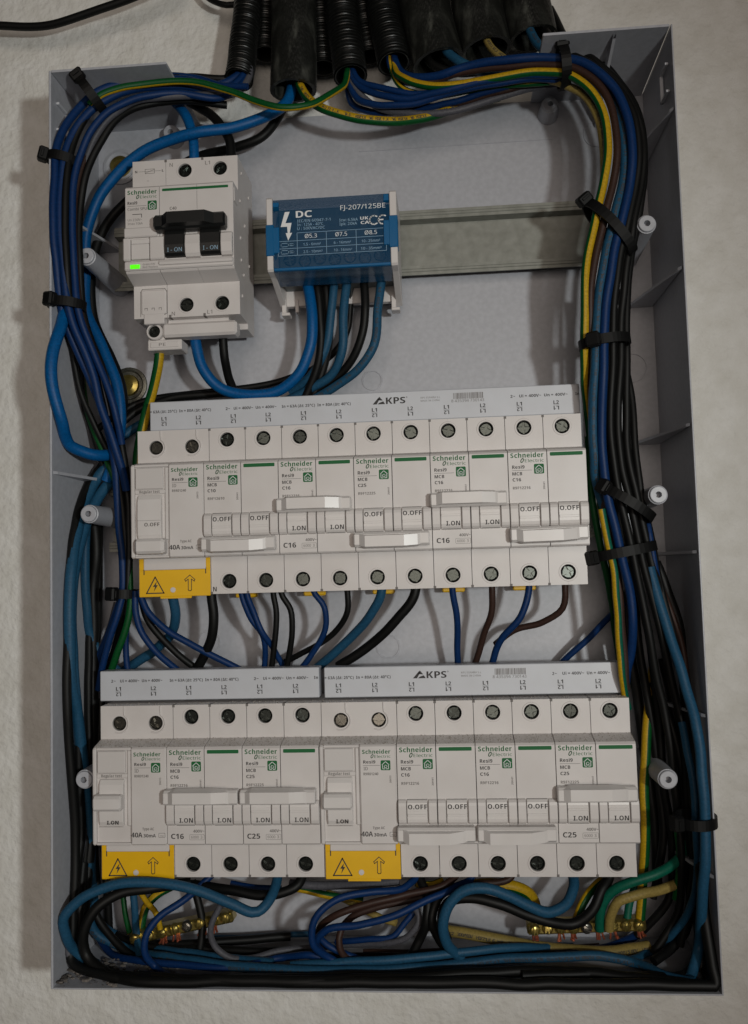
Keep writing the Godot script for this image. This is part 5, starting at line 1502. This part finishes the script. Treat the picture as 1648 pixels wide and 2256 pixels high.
	wire("steel_blue_wire", "long printed steel blue cable lying along the bottom of the box", "steel_blue", 2.2, [-34, -186.7, -30, -34.6, -200.8, -32, -31.1, -210.4, -34, -18.4, -216.1, -34.5, 6.3, -216.2, -23, 28.5, -216.1, -16, 53.7, -216.1, -11.5, 84.3, -216.2, -8.5, 115.8, -216, -11, 147.3, -216.1, -17, 175, -214.7, -20, 200.2, -213.1, -20, 216.9, -213.2, -20, 231.2, -216.1, -19.5, 241, -216.2, -9, 252.6, -216, 0], "", 0, 0, "ES05Z1-K  CPR Cca-s1b,d1,a1  1x6  ")
	wire("steel_blue_wire", "steel blue cable behind the long printed one at the bottom", "steel_blue", 2, [-34.2, -195.5, -36, -31.1, -208.3, -40, -18.8, -216.2, -42, 8.6, -216.3, -30, 33.2, -216.2, -23.5, 61.1, -216.3, -18])
	wire("dark_blue_wire", "dark blue wire rising from the bottom to the middle loops", "dark_blue", 1.7, [-35.1, -197, -40, -35.1, -210.5, -40, -25.6, -216.6, -32, -6.2, -216.5, -20, 18.1, -216.5, -14, 44.5, -216.6, -13.5, 64.7, -215.8, -22, 80.8, -213, -18, 92, -216.3, -18, 103, -216.5, -12])
	wire("dark_blue_wire", "dark blue wire making the outermost of the middle loops", "dark_blue", 1.7, [130.9, -174.5, -28, 130.9, -178.5, -28, 126.9, -181.8, -22, 109.5, -182.2, -14, 93.5, -184.6, -9, 84, -192.5, -7, 82.9, -203.7, -8, 92.6, -214.4, -14, 99, -216.5, -9.5])
	wire("dark_blue_wire", "dark blue wire swept low across the middle loops", "dark_blue", 1.7, [157.4, -175.5, -28, 157.4, -179.5, -28, 148.7, -182.5, -20, 135.4, -185.7, -14, 118, -192.1, -10, 104.1, -195.4, -9, 88.3, -198.3, -10, 83.2, -205.1, -13, 87.3, -213.6, -18, 96.9, -216.5, -9.5])
	wire("dark_blue_wire", "short dark blue wire crossing the small brown loop", "dark_blue", 1.6, [82.2, -204.4, -20, 87.4, -208.1, -18, 95.6, -211.9, -18, 109.2, -216.8, -18.5, 117.9, -216.8, -10.5])
	wire("brown_wire", "brown wire following inside the outermost blue loop", "brown", 1.7, [150.9, -174.1, -30, 150.9, -178.1, -30, 145.3, -182.4, -25, 124.5, -185.7, -20, 106.9, -188.7, -17, 91.9, -194, -16, 84.3, -200.6, -20, 81.9, -211, -26])
	wire("brown_wire", "brown wire lower of the two long ones among the middle loops", "brown", 1.7, [177.2, -175.8, -32, 177.2, -179.8, -32, 157.2, -183.8, -28, 131, -188.8, -24, 111.4, -191.9, -22, 99.2, -196.6, -22, 93.3, -203.8, -24])
	wire("brown_wire", "small brown loop standing up in front of the blue wires", "brown", 1.6, [94.7, -200, -17, 93.5, -204.4, -15, 94.9, -210.2, -15, 99.3, -215.2, -17, 104.8, -216.8, -15])
	wire("brown_wire", "brown wire lying along the bottom behind the cream cable", "brown", 1.7, [103.5, -216.6, -29.5, 125.5, -216.6, -31, 147.4, -216.7, -31.5, 169.3, -216.6, -32.5, 195.7, -216.6, -36, 217.9, -216.6, -39])
	wire("grey_wire", "pale grey wire forming the inner middle loop", "grey", 1.5, [119.5, -190.6, -32, 127.4, -192.4, -28, 131.1, -198.1, -25, 126, -206.5, -25, 114.3, -211.2, -28, 94.1, -215.2, -34, 78.1, -216.8, -35])
	wire("dark_blue_wire", "dark blue wire inside the pale grey loop", "dark_blue", 1.5, [133, -183.7, -34, 131, -192.7, -32, 127.8, -198.2, -31, 123.7, -202.5, -30, 118.8, -207.7, -29, 105.8, -210.8, -30, 89.6, -213.7, -34])
	wire("cream_wire", "cream wire end passing behind the middle loops", "cream", 1.7, [84.3, -192.6, -44, 95.1, -195.7, -40, 105.6, -199.7, -36, 113.5, -202.6, -34, 119.6, -203.3, -32])
	wire("green_yellow_wire", "yellow and green wire deep behind the middle loops", "yg", 1.8, [66.1, -189.7, -42, 78, -191.2, -40, 89.4, -193.5, -40, 103, -195.6, -40], "", -0.2, 1)
	wire("grey_wire", "grey wire just under the second residual device", "grey", 2, [68.4, -183.4, -30, 86.7, -183.8, -28, 104.7, -182.7, -26, 122.4, -181, -26])
	wire("black_wire", "black cable bowed outwards beside the grey inner loop", "black", 2.2, [132.2, -180.6, -28, 136.2, -189.1, -22, 135.1, -197.2, -20, 131.5, -206.8, -24, 125.8, -216, -23.5])
	wire("black_wire", "black cable bowed inwards beside the second steel blue loop", "black", 2.2, [148.5, -183.8, -28, 140.1, -189.8, -21, 137.7, -196.4, -19, 140.4, -206.6, -22, 147.4, -216.1, -24])
	wire("steel_blue_wire", "thick steel blue cable making the second loop under the lower row", "steel_blue", 2.5, [205.8, -175.2, -30, 205.8, -179.2, -30, 204.6, -183.5, -24, 200.2, -189.3, -18, 192.2, -191.3, -15, 183, -188.1, -13, 172.4, -182.5, -11, 163.1, -179.1, -10, 152.7, -180.3, -10, 145.8, -186.9, -10, 142.9, -195.8, -11, 144.7, -205.2, -14, 151.2, -214.4, -20])
	wire("black_wire", "thick black cable sagging under the second steel blue loop", "black", 2.5, [223, -174.5, -28, 223, -178.5, -28, 217.8, -184.5, -24, 212.9, -193.2, -22, 205.3, -199.2, -22, 194.6, -198.1, -20, 183.3, -194.4, -19, 169.5, -188.3, -18, 156.9, -186.2, -19, 147.2, -188.4, -20, 142.6, -197.2, -24, 144.4, -210.1, -30])
	wire("green_yellow_wire", "fat yellow and green cable arching under the lower row", "yg", 3, [155.1, -188.3, -38, 166.2, -186.1, -36, 177.2, -187, -36, 184.9, -191.6, -38, 187.8, -199.5, -42], "", -2.6, 0.2)
	wire("cream_wire", "thick cream cable with black print lying below the large earth bar", "cream", 2.7, [132.1, -207.3, -42, 142.2, -208.6, -38, 160.9, -209.9, -34, 180.4, -213.5, -34, 201.8, -215.5, -32.5, 220.7, -215.6, -30, 241.2, -215.6, -37], "", 0, 0, "H07Z1-K 6 mm2  300/500V  ")
	wire("green_yellow_wire", "short yellow wire end close under the lower row", "yg", 1.7, [143, -184.4, -36, 137.4, -185.9, -34, 129.7, -184.7, -32], "", -1.2, 1.2)
	wire("black_wire", "black cable lying behind the long printed one", "black", 2, [-31.5, -212.1, -44, -4.7, -216.4, -35.5, 24.1, -216.3, -32, 58.5, -216.4, -31, 86.2, -216.3, -26, 117, -216.3, -25, 147.4, -216.3, -23.5, 179.7, -216.3, -27, 212.4, -216.3, -31.5])
	wire("black_wire", "thick black cable along the bottom wall of the box", "black", 2.5, [0.4, -215.8, -1.5, 44.2, -215.7, 2.5, 98.2, -215.7, 1.5, 147.2, -215.7, -4, 188.5, -215.8, -9.5, 224.3, -215.8, -5.5, 250, -215.9, 2.5])
	wire("black_wire", "black cable on the back under the small earth bar", "black", 2.2, [-24.9, -216, -45.5, -3.1, -216.1, -37.5, 17.8, -216.2, -38, 42, -216, -43.5, 64.4, -216.1, -48.5])
	wire("steel_blue_wire", "thin steel blue wire on the back between the loops", "steel_blue", 1.5, [24.8, -216.9, -46.5, 45.3, -216.8, -50, 63.8, -216.6, -52, 82.6, -215.8, -52])
	wire("dark_blue_wire", "short dark blue wire tucked under the lower row beside the steel blue loop", "dark_blue", 1.7, [36.4, -186.8, -40, 48, -189, -40, 61.9, -189.7, -40])
	wire("dark_blue_wire", "dark blue wire joining the bottom cable below the large earth bar", "dark_blue", 2, [236.8, -213.9, -46, 224.3, -216.3, -38.5, 212.6, -216.3, -33, 201.2, -216.4, -28])
	wire("black_wire", "black cable standing behind the lower residual device's flank", "black", 2, [-34.8, -131.2, -42, -30.4, -161.2, -42, -29.4, -190.9, -42, -29.1, -214.3, -44])
	wire("black_wire", "black cable against the side wall in the bottom corner", "black", 2.2, [-34.6, -113.2, -20, -34.6, -140.1, -22, -34.6, -162.1, -22, -34.6, -179.8, -16, -34.6, -197.5, -12, -33.7, -212.5, -10, -15, -216.2, -2, 10.3, -216.4, 2.5])
	wire("black_wire", "thick black cable turning the bottom corner right at the box's edge", "black", 2.5, [251.3, -31.4, -28, 260.2, -59.9, -26, 260.3, -87.6, -22, 260.3, -116.5, -18, 260.3, -144.5, -14, 260.3, -171, -8, 260.3, -195.6, -5, 260.3, -209.2, 0, 260.3, -216.1, 2.5, 257.5, -216.1, 2.5, 242.1, -216.1, 2.5, 216.7, -216.1, 2.5, 187.1, -216.1, 2.5, 147.1, -216.1, 2.5, 106.4, -216.1, 2.5, 65.1, -216.1, 2.5, 33.6, -216.1, 2.5, 8.2, -216, 2.5])
	wire("black_wire", "black cable turning the bottom corner inside the outermost one", "black", 2.3, [248, -88.3, -30, 256.2, -117.9, -26, 260.5, -150.7, -22, 260.5, -183.1, -20, 260.5, -207.6, -20, 253.6, -216, -11, 234.4, -215.9, -6, 208.7, -216, -8, 177.9, -215.9, -5])
	wire("black_wire", "black cable rounding the bottom corner beneath the steel blue ones", "black", 2.2, [255.1, -78.5, -40, 259.1, -111.1, -36, 260.6, -144.8, -32, 260.6, -178.8, -32, 258, -207, -34, 239.6, -216.1, -20.5])
	wire("black_wire", "black cable lying along the front of the bottom wall", "black", 2.3, [-34.5, -172.2, -26, -34.5, -194.1, -20, -34.5, -210.5, -18, -19.8, -215.9, -8.5, 5.4, -215.9, 0.5, 35.3, -216.1, 1, 68.7, -216, -0.5, 105.9, -216.1, -4, 143.1, -216.1, -7, 178.3, -215.9, -9.5])
	wire("black_wire", "black cable coming down behind the big loop", "black", 2, [-33.1, -144.6, -40, -34.8, -175.3, -36, -31.8, -202.3, -36, -17.7, -216.3, -32.5, 16.2, -216.4, -20])
	wire("black_wire", "black cable beside the thick shiny one in the lower corner", "black", 2, [-34.6, -32.6, -40, -34.8, -58.3, -36, -34.8, -83.4, -32, -34.4, -115.4, -32, -34.8, -146.6, -30, -34.8, -172.8, -28, -34.8, -198.5, -26])
	wire("black_wire", "black cable half hidden by the lowest residual device", "black", 2, [-30.3, -93.8, -40, -33, -126.2, -40, -34.8, -158.4, -40, -33.4, -190.2, -40])
	wire("black_wire", "black cable running straight down into the bottom corner of the box", "black", 2.3, [260.5, -131.6, -30, 260.5, -162.3, -26, 260.5, -192, -22, 260.5, -214, -16, 260.5, -216.3, 2.5])
	wire("black_wire", "black cable starting in the bottom corner and lying against the bottom wall", "black", 2.3, [260.5, -216.3, 2.5, 246, -216.3, 2.5, 222.6, -216.3, 2.5, 197.1, -216.3, 2.5, 171.2, -216.3, 2.5, 126.9, -216.3, 2.5, 75.5, -216.3, 2.5, 33.6, -216.3, 2.5])
	wire("steel_blue_wire", "steel blue cable rising behind the second loop at the bottom", "steel_blue", 2, [70.4, -216.4, -14.5, 96.5, -213.9, -13, 122.1, -212.1, -13, 147.5, -211.1, -17, 173.3, -211.8, -24, 204.7, -216.3, -38])
	wire("stray_cable", "stray black cable crossing the bare wall above the box", "black", 2.2, [-104.4, 280.8, -45, -88.5, 278.2, -45, -70.2, 276.5, -45, -48.8, 277.5, -44, -29, 281.8, -43, -9.4, 286.8, -42, 16.8, 294.2, -40])
	wire("stray_cable", "short dark cable stub beside the first corrugated conduit", "black", 1.6, [24, 292.6, -50, 30.9, 284.9, -48, 40.2, 280.2, -46, 50.4, 281.2, -46])
	ledge_dust()
	crumbs()
